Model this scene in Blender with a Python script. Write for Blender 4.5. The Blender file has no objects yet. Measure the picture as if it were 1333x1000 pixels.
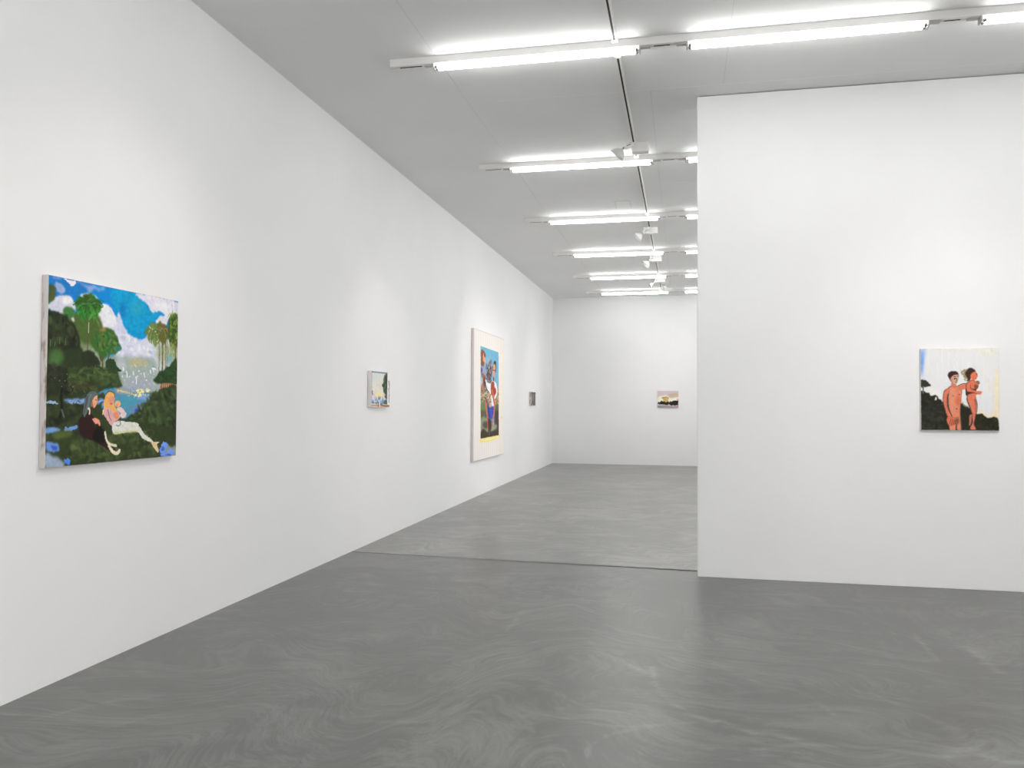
TUBE = 23.0
SPW = 74.0
SKY = 3.1
EXPO = 0.0
GAIN = 1.07
FL0, FLM, FL1 = (74, 74, 72), (98, 98, 96), (144, 144, 141)
FLR = (0.26, 0.38)
FLS = 0.5
SLAB2 = 1.75  # rear slab: paler concrete, plus far-floor reflection put into its colour
ADDED_FLOOD = 68.0
import bpy, bmesh, math
import numpy as np
from mathutils import Vector, Matrix

C = bpy.context.scene.collection
EYE = 1.45
X_LEFT, X_RIGHT = -3.185, 5.0
Y_BACK, Y_REAR = 19.83, -6.0
H = 4.116
Y_PART, X_PART = 7.04, 0.1234
rng = np.random.RandomState(7)

# ------------------------------------------------------------------ helpers
def lin(c):
    out = []
    for v in c[:3]:
        v = v / 255.0
        out.append(v / 12.92 if v <= 0.04045 else ((v + 0.055) / 1.055) ** 2.4)
    return (*out, 1.0)

def new_mat(name, col, rough=0.6, spec=0.5, metal=0.0, emit=None, strength=0.0):
    m = bpy.data.materials.new(name)
    m.use_nodes = True
    b = m.node_tree.nodes['Principled BSDF']
    b.inputs['Base Color'].default_value = lin(col)
    b.inputs['Roughness'].default_value = rough
    b.inputs['Specular IOR Level'].default_value = spec
    b.inputs['Metallic'].default_value = metal
    if emit:
        b.inputs['Emission Color'].default_value = lin(emit)
        b.inputs['Emission Strength'].default_value = strength
    return m

def noise_tint(m, col_a, col_b, scale=(1, 1, 1), nscale=2.0, detail=4, lo=0.35, hi=0.65, bump=0.0, bscale=200):
    nt = m.node_tree; N = nt.nodes; L = nt.links
    b = N['Principled BSDF']
    tc = N.new('ShaderNodeTexCoord'); mp = N.new('ShaderNodeMapping')
    mp.inputs['Scale'].default_value = scale
    L.new(tc.outputs['Object'], mp.inputs['Vector'])
    nz = N.new('ShaderNodeTexNoise'); nz.inputs['Scale'].default_value = nscale; nz.inputs['Detail'].default_value = detail
    L.new(mp.outputs['Vector'], nz.inputs['Vector'])
    r = N.new('ShaderNodeValToRGB')
    r.color_ramp.elements[0].position = lo; r.color_ramp.elements[0].color = lin(col_a)
    r.color_ramp.elements[1].position = hi; r.color_ramp.elements[1].color = lin(col_b)
    L.new(nz.outputs['Fac'], r.inputs['Fac']); L.new(r.outputs['Color'], b.inputs['Base Color'])
    if bump:
        n2 = N.new('ShaderNodeTexNoise'); n2.inputs['Scale'].default_value = bscale
        L.new(tc.outputs['Object'], n2.inputs['Vector'])
        bp = N.new('ShaderNodeBump'); bp.inputs['Strength'].default_value = bump; bp.inputs['Distance'].default_value = 0.002
        L.new(n2.outputs['Fac'], bp.inputs['Height']); L.new(bp.outputs['Normal'], b.inputs['Normal'])
    return m

def attr_mat(name, rough=0.7, spec=0.15, bump=0.1):
    m = bpy.data.materials.new(name); m.use_nodes = True
    nt = m.node_tree; b = nt.nodes['Principled BSDF']
    a = nt.nodes.new('ShaderNodeAttribute'); a.attribute_name = 'pigment'
    nt.links.new(a.outputs['Color'], b.inputs['Base Color'])
    b.inputs['Roughness'].default_value = rough; b.inputs['Specular IOR Level'].default_value = spec
    tc = nt.nodes.new('ShaderNodeTexCoord'); nz = nt.nodes.new('ShaderNodeTexNoise'); nz.inputs['Scale'].default_value = 90
    bp = nt.nodes.new('ShaderNodeBump'); bp.inputs['Strength'].default_value = bump; bp.inputs['Distance'].default_value = 0.002
    nt.links.new(tc.outputs['Object'], nz.inputs['Vector']); nt.links.new(nz.outputs['Fac'], bp.inputs['Height'])
    nt.links.new(bp.outputs['Normal'], b.inputs['Normal'])
    return m

def obj(name, bm, mat, parent=None, smooth=False, loc=None):
    me = bpy.data.meshes.new(name); bm.to_mesh(me); bm.free()
    if smooth:
        for p in me.polygons: p.use_smooth = True
    o = bpy.data.objects.new(name, me); C.objects.link(o)
    if mat: me.materials.append(mat)
    if parent: o.parent = parent
    if loc: o.location = loc
    return o

def thing(name, label, cat, loc=(0, 0, 0), group=None):
    o = bpy.data.objects.new(name, None); C.objects.link(o)
    o.empty_display_size = 0.1
    o.location = loc; o['label'] = label; o['category'] = cat
    if group: o['group'] = group
    return o

def box(bm, x0, x1, y0, y1, z0, z1, bevel=0.0, segs=2):
    r = bmesh.ops.create_cube(bm, size=1.0)
    vs = r['verts']
    for v in vs:
        v.co = Vector(((x0 + x1) / 2 + v.co.x * (x1 - x0), (y0 + y1) / 2 + v.co.y * (y1 - y0), (z0 + z1) / 2 + v.co.z * (z1 - z0)))
    if bevel:
        es = list({e for v in vs for e in v.link_edges})
        bmesh.ops.bevel(bm, geom=es, offset=bevel, segments=segs, affect='EDGES', profile=0.5)
    return bm

def basis(d):
    d = Vector(d).normalized()
    t = Vector((0, 0, 1)) if abs(d.z) < 0.9 else Vector((1, 0, 0))
    a = d.cross(t).normalized(); b = d.cross(a).normalized()
    return a, b, d

def lathe(bm, prof, origin, d, n=28, close_ends=True):
    """prof: list of (radius, distance along d)"""
    a, b, d = basis(d); o = Vector(origin); rings = []
    for r, s in prof:
        rings.append([bm.verts.new(o + d * s + (a * math.cos(2 * math.pi * k / n) + b * math.sin(2 * math.pi * k / n)) * r) for k in range(n)])
    for i in range(len(rings) - 1):
        for k in range(n):
            bm.faces.new((rings[i][k], rings[i][(k + 1) % n], rings[i + 1][(k + 1) % n], rings[i + 1][k]))
    if close_ends:
        bm.faces.new(rings[0][::-1]); bm.faces.new(rings[-1])
    bmesh.ops.recalc_face_normals(bm, faces=bm.faces)
    return bm

def structure(name, bm, mat, **kw):
    o = obj(name, bm, mat, **kw); o['kind'] = 'structure'; return o

def box_obj(name, dims, mat, parent=None, bevel=0.0, kind=None, origin=None):
    x0, x1, y0, y1, z0, z1 = dims
    ox, oy, oz = origin if origin else (0, 0, 0)
    bm = bmesh.new(); box(bm, x0 - ox, x1 - ox, y0 - oy, y1 - oy, z0 - oz, z1 - oz, bevel)
    o = obj(name, bm, mat, parent)
    if origin: o.location = origin
    if kind: o['kind'] = kind
    return o

# ------------------------------------------------------------------ materials
M_WALL = noise_tint(new_mat('white_wall_paint', (241, 241, 241), 0.75, 0.25), (239, 239, 239), (243, 243, 243), nscale=0.6, bump=0.05, bscale=260)
M_CEIL = noise_tint(new_mat('ceiling_paint', (236, 236, 235), 0.8, 0.2), (234, 234, 233), (238, 238, 237), nscale=0.8)
M_SEAM = new_mat('ceiling_joint_paint', (214, 213, 211), 0.8, 0.2)
M_SEAML = new_mat('pale_filler', (247, 246, 245), 0.7, 0.2)
M_HOUSING = new_mat('white_powder_coat', (238, 236, 234), 0.45, 0.4)
M_DARK = new_mat('black_channel', (40, 40, 38), 0.6, 0.3)
M_METAL = new_mat('satin_metal', (150, 150, 148), 0.35, 0.5, 0.7)
M_CAP = new_mat('tube_cap_metal', (120, 118, 112), 0.4, 0.5, 0.4)
M_PLAST = new_mat('white_plastic', (240, 240, 238), 0.4, 0.4)
M_SOCK = new_mat('grey_socket_plastic', (196, 194, 190), 0.5, 0.4)
M_TUBE = new_mat('lit_fluorescent_tube', (250, 250, 250), 0.5, 0.2, 0, (255, 255, 254), TUBE if 'TUBE' in globals() else 16.0)
M_BULB = new_mat('lit_halogen_bulb', (250, 245, 238), 0.4, 0.3, 0, (255, 244, 232), 4.0)
M_REFL = new_mat('white_reflector_shade', (225, 224, 220), 0.35, 0.5)
M_PAINT = attr_mat('oil_paint_on_canvas')
M_PAINT_FLAT = attr_mat('fabric_with_paint', 0.85, 0.15, 0.05)
M_EDGE_A = noise_tint(new_mat('stained_canvas_edge', (205, 198, 195), 0.8, 0.2), (206, 199, 196), (120, 92, 70), scale=(1, 1, 0.35), nscale=16, detail=6, lo=0.52, hi=0.64)
M_EDGE = new_mat('pale_canvas_edge', (214, 208, 204), 0.8, 0.2)
M_EDGE_B = noise_tint(new_mat('spotted_canvas_edge', (222, 218, 215), 0.8, 0.2), (224, 220, 217), (175, 105, 90), nscale=14, detail=2, lo=0.66, hi=0.72)
M_EDGE_C = new_mat('lilac_fabric_edge', (216, 209, 208), 0.85, 0.2)
M_EDGE_D = noise_tint(new_mat('grey_painted_edge', (190, 187, 182), 0.8, 0.2), (200, 196, 190), (80, 74, 68), scale=(1, 1, 0.6), nscale=18, detail=3, lo=0.5, hi=0.62)
M_WOODBACK = new_mat('raw_wood', (170, 145, 110), 0.8, 0.2)

# ------------------------------------------------------------------ painter
def vnoise(h, w, cell, seed, octaves=3):
    r = np.random.RandomState(seed); out = np.zeros((h, w)); amp = 1.0; tot = 0
    cy, cx = (cell if isinstance(cell, tuple) else (cell, cell))
    for o in range(octaves):
        gh, gw = max(2, int(h / cy) + 3), max(2, int(w / cx) + 3)
        g = r.rand(gh, gw)
        yy = np.arange(h) / cy; xx = np.arange(w) / cx
        y0 = yy.astype(int); x0 = xx.astype(int)
        fy = (yy - y0); fx = (xx - x0); fy = fy * fy * (3 - 2 * fy); fx = fx * fx * (3 - 2 * fx)
        a = g[y0][:, x0]; b = g[y0][:, x0 + 1]; c = g[y0 + 1][:, x0]; d = g[y0 + 1][:, x0 + 1]
        out += amp * ((a * (1 - fx) + b * fx) * (1 - fy)[:, None] + (c * (1 - fx) + d * fx) * fy[:, None])
        tot += amp; amp *= 0.55; cy = max(1.0, cy / 2); cx = max(1.0, cx / 2)
    return out / tot * 2 - 1

def blur(m, r):
    r = int(round(r))
    if r < 1: return m
    for ax in (0, 1):
        for _ in range(2):
            p = np.pad(m, [(r + 1, r) if a == ax else (0, 0) for a in (0, 1)], mode='edge')
            cs = np.cumsum(p, axis=ax)
            k = 2 * r + 1
            m = (np.take(cs, range(k, cs.shape[ax]), axis=ax) - np.take(cs, range(0, cs.shape[ax] - k), axis=ax)) / k
    return m

def catmull(pts, closed=True, n=6):
    P = [np.array(p, float) for p in pts]; out = []
    m = len(P); rngi = range(m) if closed else range(m - 1)
    for i in rngi:
        if closed: p0, p1, p2, p3 = P[i - 1], P[i], P[(i + 1) % m], P[(i + 2) % m]
        else: p0, p1, p2, p3 = P[max(i - 1, 0)], P[i], P[i + 1], P[min(i + 2, m - 1)]
        for k in range(n):
            t = k / n
            out.append(0.5 * ((2 * p1) + (-p0 + p2) * t + (2 * p0 - 5 * p1 + 4 * p2 - p3) * t * t + (-p0 + 3 * p1 - 3 * p2 + p3) * t ** 3))
    if not closed: out.append(P[-1])
    return out

class Art:
    """A picture painted stroke by stroke on a grid; points are given in the
    sketch frame whose four corners (tl, tr, br, bl) are passed in."""
    def __init__(s, w, h, corners, base):
        s.w, s.h = w, h
        src = corners; dst = [(0, 0), (w - 1, 0), (w - 1, h - 1), (0, h - 1)]
        A = []; B = []
        for (x, y), (u, v) in zip(src, dst):
            A.append([x, y, 1, 0, 0, 0, -u * x, -u * y]); B.append(u)
            A.append([0, 0, 0, x, y, 1, -v * x, -v * y]); B.append(v)
        s.Hm = np.append(np.linalg.solve(np.array(A, float), np.array(B, float)), 1).reshape(3, 3)
        s.img = np.ones((h, w, 3)) * np.array(base, float)
        s.yy, s.xx = np.mgrid[0:h, 0:w].astype(float)
        s.seed = 11; s.k = 1.0
        c = np.array(corners, float)
        s.sc = w / (0.5 * (np.linalg.norm(c[1] - c[0]) + np.linalg.norm(c[2] - c[3])))
    def T(s, pts):
        p = np.array([[x, y, 1.0] for x, y in pts]) @ s.Hm.T
        return p[:, :2] / p[:, 2:]
    def _warp(s, rough):
        if not rough: return s.xx, s.yy
        s.seed += 3
        c = max(3.0, rough * 2.2)
        return s.xx + rough * vnoise(s.h, s.w, c, s.seed), s.yy + rough * vnoise(s.h, s.w, c, s.seed + 1)
    def put(s, m, col, alpha=1.0, tex=0.07, streak=None):
        s.seed += 5
        cell = streak if streak else (5, 5)
        n = vnoise(s.h, s.w, cell, s.seed, 3)
        c = np.array(col, float)[None, None, :] * (1 + tex * n)[:, :, None]
        m = np.clip(m * alpha, 0, 1)[:, :, None]
        s.img = s.img * (1 - m) + c * m
    def poly(s, pts, col, soft=1, rough=0, alpha=1.0, tex=0.07, curve=True, streak=None):
        if curve: pts = catmull(pts)
        q = s.T(pts); X, Y = s._warp(rough)
        ins = np.zeros((s.h, s.w), bool); n = len(q)
        for i in range(n):
            x1, y1 = q[i]; x2, y2 = q[(i + 1) % n]
            if y1 == y2: continue
            c = ((Y >= min(y1, y2)) & (Y < max(y1, y2)))
            xi = x1 + (Y - y1) * (x2 - x1) / (y2 - y1)
            ins ^= (c & (X < xi))
        s.put(blur(ins.astype(float), soft * s.k), col, alpha, tex, streak)
    def stroke(s, pts, width, col, soft=0.6, rough=0, alpha=1.0, tex=0.07, curve=True, taper=False):
        if curve and len(pts) > 2: pts = catmull(pts, False, 5)
        q = s.T(pts); X, Y = s._warp(rough); wv = width * s.sc / 2
        best = np.full((s.h, s.w), 1e9)
        for i in range(len(q) - 1):
            a, b = q[i], q[i + 1]; d = b - a; L = max(1e-9, d @ d)
            t = np.clip(((X - a[0]) * d[0] + (Y - a[1]) * d[1]) / L, 0, 1)
            dist = np.hypot(X - a[0] - t * d[0], Y - a[1] - t * d[1])
            if taper:
                g = (i + 0.5) / len(q); dist = dist + wv * abs(g - 0.5) * 1.2
            best = np.minimum(best, dist)
        s.put(np.clip((wv + 0.5 - best) / max(soft, 0.5), 0, 1), col, alpha, tex)
    def ell(s, x, y, rx, ry, col, soft=1, rough=0, alpha=1.0, tex=0.07):
        s.poly([(x + rx * math.cos(t), y + ry * math.sin(t)) for t in np.linspace(0, 2 * math.pi, 17)[:-1]], col, soft, rough, alpha, tex)
    def dabs(s, region, cols, n, rx, ry, ang=0, alpha=0.7, jit=0.6, soft=1.0):
        """random brush touches inside a region polygon"""
        q = s.T(region); x0, y0 = q.min(0); x1, y1 = q.max(0); r = np.random.RandomState(s.seed); s.seed += 7
        rx *= s.sc; ry *= s.sc; k = 0; tries = 0
        while k < n and tries < n * 20:
            tries += 1
            px, py = x0 + r.rand() * (x1 - x0), y0 + r.rand() * (y1 - y0)
            ins = False; m = len(q)
            for i in range(m):
                ax, ay = q[i]; bx, by = q[(i + 1) % m]
                if (ay > py) != (by > py) and px < ax + (py - ay) * (bx - ax) / (by - ay): ins = not ins
            if not ins: continue
            k += 1
            a = ang + r.randn() * jit; fx, fy = rx * (0.5 + r.rand()), ry * (0.5 + r.rand()); R = int(max(fx, fy) + 3)
            xa, xb = max(0, int(px) - R), min(s.w, int(px) + R + 1); ya, yb = max(0, int(py) - R), min(s.h, int(py) + R + 1)
            if xa >= xb or ya >= yb: continue
            dx = s.xx[ya:yb, xa:xb] - px; dy = s.yy[ya:yb, xa:xb] - py
            u = (dx * math.cos(a) + dy * math.sin(a)) / fx; v = (-dx * math.sin(a) + dy * math.cos(a)) / fy
            mm = np.clip((1 - np.hypot(u, v)) * 2.0 / soft, 0, 1) * alpha
            c = np.array(cols[r.randint(len(cols))], float) * (1 + 0.1 * r.randn())
            s.img[ya:yb, xa:xb] = s.img[ya:yb, xa:xb] * (1 - mm[:, :, None]) + c * mm[:, :, None]
    def mesh(s, name, origin, right, up, W, Ht, mat, parent, gain=1.0, curl=0.0):
        """grid mesh spanning W x Ht, lower-left corner at origin"""
        h, w = s.h, s.w
        o = Vector(origin); R = Vector(right); U = Vector(up)
        u = np.linspace(0, W, w)[None, :, None]; v = np.linspace(Ht, 0, h)[:, None, None]
        co = np.array(o)[None, None, :] + np.array(R) * u + np.array(U) * v
        me = bpy.data.meshes.new(name)
        idx = np.arange(h * w).reshape(h, w)
        quads = np.stack([idx[1:, :-1], idx[1:, 1:], idx[:-1, 1:], idx[:-1, :-1]], -1).reshape(-1, 4)
        me.vertices.add(h * w); me.vertices.foreach_set('co', co.reshape(-1))
        me.loops.add(len(quads) * 4); me.loops.foreach_set('vertex_index', quads.reshape(-1).astype(np.int32))
        me.polygons.add(len(quads)); me.polygons.foreach_set('loop_start', np.arange(0, len(quads) * 4, 4).astype(np.int32))
        me.update(calc_edges=True)
        c = np.clip(s.img * gain / 255.0, 0.003, 0.97)
        c = np.where(c <= 0.04045, c / 12.92, ((c + 0.055) / 1.055) ** 2.4)
        a = me.color_attributes.new('pigment', 'FLOAT_COLOR', 'POINT')
        rgba = np.ones((h * w, 4), np.float32); rgba[:, :3] = c.reshape(-1, 3)
        a.data.foreach_set('color', rgba.reshape(-1))
        me.materials.append(mat)
        ob = bpy.data.objects.new(name, me); C.objects.link(ob); ob.parent = parent
        return ob
# ------------------------------------------------------------------ camera
cam = bpy.data.cameras.new('camera'); cam.sensor_width = 36.0; cam.lens = 28.2629; cam.clip_start = 0.05; cam.clip_end = 100
co = bpy.data.objects.new('camera', cam); C.objects.link(co)
mr = Matrix(((0.9781502693824389, 0.0005282200510755911, 0.2078984643777822),
             (0.20784056697225142, -0.026219497037647223, -0.9778112479899922),
             (0.004934493663529106, 0.9996560703355282, -0.02575639364534835))).to_4x4()
co.matrix_world = Matrix.Translation((0, 0, EYE)) @ mr
bpy.context.scene.camera = co

# ------------------------------------------------------------------ floor (trowelled, polished concrete)
STREAKS = [([(-0.771, 3.793), (-0.562, 3.736), (-0.365, 3.694), (-0.235, 3.699), (-0.089, 3.756), (0.05, 3.812)], 0.012, 0.5), ([(-0.165, 4.552), (-0.133, 4.257), (-0.077, 4.089), (0.022, 3.933), (0.124, 3.841), (0.171, 3.864), (0.232, 3.792), (0.303, 3.749)], 0.016, 0.8), ([(-0.027, 5.106), (0.004, 4.919), (0.109, 4.783), (0.186, 4.687), (0.278, 4.548), (0.361, 4.466)], 0.016, 0.65), ([(-0.571, 4.981), (-0.475, 4.789), (-0.341, 4.623), (-0.194, 4.457)], 0.016, 0.5), ([(-0.729, 4.121), (-0.582, 4.004), (-0.423, 3.872), (-0.284, 3.863)], 0.02, 0.35), ([(-0.391, 3.346), (-0.379, 3.473), (-0.318, 3.587), (-0.267, 3.633), (-0.089, 3.756)], 0.012, 0.4), ([(-1.099, 5.691), (-1.1, 5.402), (-1.108, 5.042), (-1.143, 4.963)], 0.014, 0.6), ([(-0.205, 6.087), (-0.242, 5.89), (-0.138, 5.796), (-0.051, 5.702)], 0.05, -0.4), ([(-0.029, 5.491), (-0.047, 5.287), (-0.04, 5.126)], 0.05, -0.5), ([(-0.301, 4.728), (-0.232, 4.764), (-0.171, 4.738)], 0.04, -0.6), ([(-0.52, 4.169), (-0.411, 4.147), (-0.356, 4.129)], 0.03, -0.4), ([(0.361, 4.458), (0.437, 4.397), (0.534, 4.373), (0.619, 4.274), (0.665, 4.146), (0.695, 4.048)], 0.012, 0.6), ([(1.454, 5.649), (1.428, 5.329), (1.422, 5.03)], 0.016, 0.8), ([(1.652, 5.359), (1.681, 5.243), (1.683, 5.052), (1.69, 4.894)], 0.04, 0.9), ([(0.287, 3.558), (0.401, 3.625), (0.522, 3.669), (0.673, 3.686), (0.829, 3.701), (0.973, 3.672), (1.075, 3.675), (1.198, 3.723), (1.288, 3.674), (1.356, 3.67)], 0.014, 0.7), ([(1.124, 3.736), (1.212, 3.766), (1.263, 3.688), (1.364, 3.691)], 0.04, 0.5), ([(0.917, 4.43), (1.013, 4.265), (1.113, 4.13), (1.202, 3.993)], 0.016, 0.35), ([(1.326, 5.572), (1.227, 5.457), (1.168, 5.146), (1.191, 4.922), (1.277, 4.732), (1.375, 4.626)], 0.02, 0.35), ([(0.302, 3.744), (0.389, 3.753), (0.47, 3.716)], 0.03, 0.6), ([(1.615, 5.055), (1.676, 5.145)], 0.012, -0.9), ([(-2.927, 3.166), (-2.855, 3.245), (-2.779, 3.368), (-2.7, 3.468), (-2.571, 3.54)], 0.016, 0.45), ([(-2.878, 2.967), (-2.826, 3.024)], 0.016, 0.45), ([(-2.663, 2.983), (-2.58, 3.079), (-2.492, 3.204), (-2.388, 3.351), (-2.295, 3.437)], 0.014, 0.35), ([(-3.166, 3.499), (-2.98, 3.536), (-2.939, 3.53)], 0.012, 0.5), ([(-3.118, 3.212), (-3.045, 3.208), (-2.991, 3.21)], 0.01, 0.6), ([(-2.952, 3.954), (-2.851, 3.854), (-2.701, 3.854), (-2.603, 3.893), (-2.462, 4.023)], 0.03, 0.35), ([(-2.296, 3.617), (-2.224, 3.548), (-2.153, 3.523), (-2.049, 3.533), (-1.891, 3.547)], 0.014, 0.4), ([(-2.672, 2.758), (-2.667, 2.867), (-2.637, 2.978)], 0.02, -0.4), ([(-2.218, 3.686), (-2.014, 3.588), (-1.84, 3.546), (-1.715, 3.574), (-1.617, 3.544), (-1.469, 3.489), (-1.28, 3.519), (-1.141, 3.55), (-1.117, 3.631), (-1.029, 3.784)], 0.016, 0.35), ([(-2.505, 4.158), (-2.477, 4.242), (-2.559, 4.428), (-2.527, 4.567), (-2.462, 4.817)], 0.02, 0.3), ([(-2.054, 5.456), (-2.006, 5.718), (-1.83, 5.927)], 0.02, -0.6), ([(-2.914, 6.36), (-2.83, 6.509), (-2.708, 6.582)], 0.04, -0.5), ([(-2.111, 6.593), (-1.968, 6.67), (-1.804, 6.606)], 0.05, -0.5), ([(-2.731, 6.119), (-2.548, 5.864), (-2.381, 5.833), (-2.398, 6.045), (-2.627, 6.386), (-2.729, 6.279)], 0.05, 0.35)]
def floor_material():
    m = bpy.data.materials.new('polished_concrete'); m.use_nodes = True
    nt = m.node_tree; N = nt.nodes; L = nt.links; b = N['Principled BSDF']
    tc = N.new('ShaderNodeTexCoord')
    def noise(scale, detail, dist, rough=0.6, src=None):
        n = N.new('ShaderNodeTexNoise'); n.inputs['Scale'].default_value = scale; n.inputs['Detail'].default_value = detail
        n.inputs['Distortion'].default_value = dist; n.inputs['Roughness'].default_value = rough
        L.new(src or tc.outputs['Object'], n.inputs['Vector']); return n
    # warp the coordinates so that the trowel marks swirl
    wn = noise(0.55, 2, 0.6)
    sub = N.new('ShaderNodeVectorMath'); sub.operation = 'SUBTRACT'; L.new(wn.outputs['Color'], sub.inputs[0]); sub.inputs[1].default_value = (0.5, 0.5, 0.5)
    sc = N.new('ShaderNodeVectorMath'); sc.operation = 'SCALE'; L.new(sub.outputs[0], sc.inputs[0]); sc.inputs['Scale'].default_value = 3.2
    ad = N.new('ShaderNodeVectorMath'); ad.operation = 'ADD'; L.new(tc.outputs['Object'], ad.inputs[0]); L.new(sc.outputs[0], ad.inputs[1])
    mp = N.new('ShaderNodeMapping'); mp.inputs['Scale'].default_value = (0.8, 2.6, 1); L.new(ad.outputs[0], mp.inputs['Vector'])
    swirl = noise(1.6, 9, 0.5, 0.62, mp.outputs[0])
    cloud = noise(0.9, 5, 1.2, 0.5)
    fine = noise(60, 3, 0, 0.6)
    mp2 = N.new('ShaderNodeMapping'); mp2.inputs['Scale'].default_value = (1.6, 6.5, 1); mp2.inputs['Rotation'].default_value = (0, 0, 0.5); L.new(ad.outputs[0], mp2.inputs['Vector'])
    scratch = noise(3.5, 8, 0.8, 0.7, mp2.outputs[0])
    def mix(a, fa, val):
        k = N.new('ShaderNodeMath'); k.operation = 'MULTIPLY_ADD'
        L.new(a, k.inputs[0]); k.inputs[1].default_value = fa
        if isinstance(val, float): k.inputs[2].default_value = val
        else: L.new(val, k.inputs[2])
        return k.outputs[0]
    v = mix(swirl.outputs['Fac'], 0.42, -0.02)
    v = mix(scratch.outputs['Fac'], 0.50, v)
    v = mix(cloud.outputs['Fac'], 0.42, v)
    v = mix(fine.outputs['Fac'], 0.10, v)
    at = N.new('ShaderNodeAttribute'); at.attribute_name = 'trowel'
    v = mix(at.outputs['Fac'], 0.26, v)
    v = mix(at.outputs['Fac'], 0.0, v)
    r = N.new('ShaderNodeValToRGB'); e = r.color_ramp.elements
    e[0].position = 0.28; e[0].color = lin(FL0)
    e[1].position = 1.15 if False else 1.0; e[1].color = lin(FL1)
    mid = r.color_ramp.elements.new(0.66); mid.color = lin(FLM)
    L.new(v, r.inputs['Fac'])
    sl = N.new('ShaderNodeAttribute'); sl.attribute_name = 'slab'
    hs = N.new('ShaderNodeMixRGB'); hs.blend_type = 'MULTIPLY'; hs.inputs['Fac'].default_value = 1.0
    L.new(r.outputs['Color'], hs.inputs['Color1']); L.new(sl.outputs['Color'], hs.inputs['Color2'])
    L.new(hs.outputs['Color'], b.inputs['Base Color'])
    rr = N.new('ShaderNodeMapRange'); rr.inputs['From Min'].default_value = 0.3; rr.inputs['From Max'].default_value = 0.9
    rr.inputs['To Min'].default_value = FLR[0]; rr.inputs['To Max'].default_value = FLR[1]
    L.new(v, rr.inputs['Value']); L.new(rr.outputs[0], b.inputs['Roughness'])
    b.inputs['Specular IOR Level'].default_value = FLS
    bp = N.new('ShaderNodeBump'); bp.inputs['Strength'].default_value = 0.05; bp.inputs['Distance'].default_value = 0.01
    L.new(swirl.outputs['Fac'], bp.inputs['Height']); L.new(bp.outputs['Normal'], b.inputs['Normal'])
    return m

def make_floor():
    J0, J1 = 7.43, 7.262        # the slab joint runs slightly askew: y at the left wall, y at the partition
    def jy(x): return J0 + (J1 - J0) * (x - X_LEFT) / (X_PART - X_LEFT)
    xs = np.unique(np.concatenate([np.arange(X_LEFT - 0.1, 3.6, 0.018), np.arange(3.6, X_RIGHT + 0.1, 0.2), [X_RIGHT + 0.1]]))
    ysn = np.concatenate([[Y_REAR - 0.1, -3, 0, 1.5], np.arange(2.2, 7.1, 0.018)])
    me = bpy.data.meshes.new('floor'); V = []; F = []; T = []; S = []
    X = xs[None, :] * np.ones((len(ysn), 1)); Y = ysn[:, None] * np.ones((1, len(xs)))
    tro = np.zeros_like(X)
    # wobble the strokes so their edges break up like dry trowel marks
    wob = vnoise(len(ysn), len(xs), 5, 3, 3); amp = 0.55 + 0.75 * np.clip(vnoise(len(ysn), len(xs), (4, 9), 9, 3) + 0.2, -0.6, 1)
    for pts, wd, val in STREAKS:
        q = np.array(catmull(pts, False, 5)); best = np.full(X.shape, 1e9)
        for i in range(len(q) - 1):
            a, b = q[i], q[i + 1]; d = b - a; L = max(1e-9, d @ d)
            t = np.clip(((X - a[0]) * d[0] + (Y - a[1]) * d[1]) / L, 0, 1)
            best = np.minimum(best, np.hypot(X - a[0] - t * d[0], Y - a[1] - t * d[1]))
        best = best + wob * 0.012
        tro += val * np.exp(-(np.clip(best, 0, 9) / (wd * 0.95)) ** 1.4) * amp
    tro = np.clip(tro, -1, 1)
    def grid(X, Y, Z, tr, slab):
        base = len(V); h, w = X.shape
        for i in range(h):
            for j in range(w):
                V.append((X[i, j], Y[i, j], Z)); T.append(tr[i, j] if tr is not None else 0.0); S.append(slab)
        for i in range(h - 1):
            for j in range(w - 1):
                F.append((base + i * w + j, base + i * w + j + 1, base + (i + 1) * w + j + 1, base + (i + 1) * w + j))
    grid(X, Y, 0.0, tro, 1.0)
    xe = [X_LEFT - 0.1, X_RIGHT + 0.1]; g = 0.0065
    XX = np.array([xe] * 2)
    grid(XX, np.array([[ysn[-1]] * 2, [jy(x) - g for x in xe]]), 0.0, None, 1.0)
    grid(XX, np.array([[jy(x) - g for x in xe]] * 2) , -0.0, None, 0.12)
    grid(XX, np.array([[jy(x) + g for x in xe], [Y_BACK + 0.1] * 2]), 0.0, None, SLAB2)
    # bottom and walls of the joint groove, 12 mm deep
    b = len(V)
    for z in (0, -0.012):
        for x in xe:
            for s in (-g, g):
                V.append((x, jy(x) + s, z)); T.append(0.0); S.append(0.12)
    # order: z0: x0-,x0+,x1-,x1+ ; z1: same
    F.append((b, b + 2, b + 6, b + 4)); F.append((b + 1, b + 5, b + 7, b + 3)); F.append((b + 4, b + 6, b + 7, b + 5))
    me.from_pydata(V, [], F); me.update()
    a = me.attributes.new('trowel', 'FLOAT', 'POINT'); a.data.foreach_set('value', np.array(T, np.float32))
    c = me.color_attributes.new('slab', 'FLOAT_COLOR', 'POINT')
    arr = np.ones((len(V), 4), np.float32); arr[:, :3] = np.array(S, np.float32)[:, None]
    c.data.foreach_set('color', arr.reshape(-1))
    me.materials.append(floor_material())
    o = bpy.data.objects.new('floor', me); C.objects.link(o); o['kind'] = 'structure'
make_floor()

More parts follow.
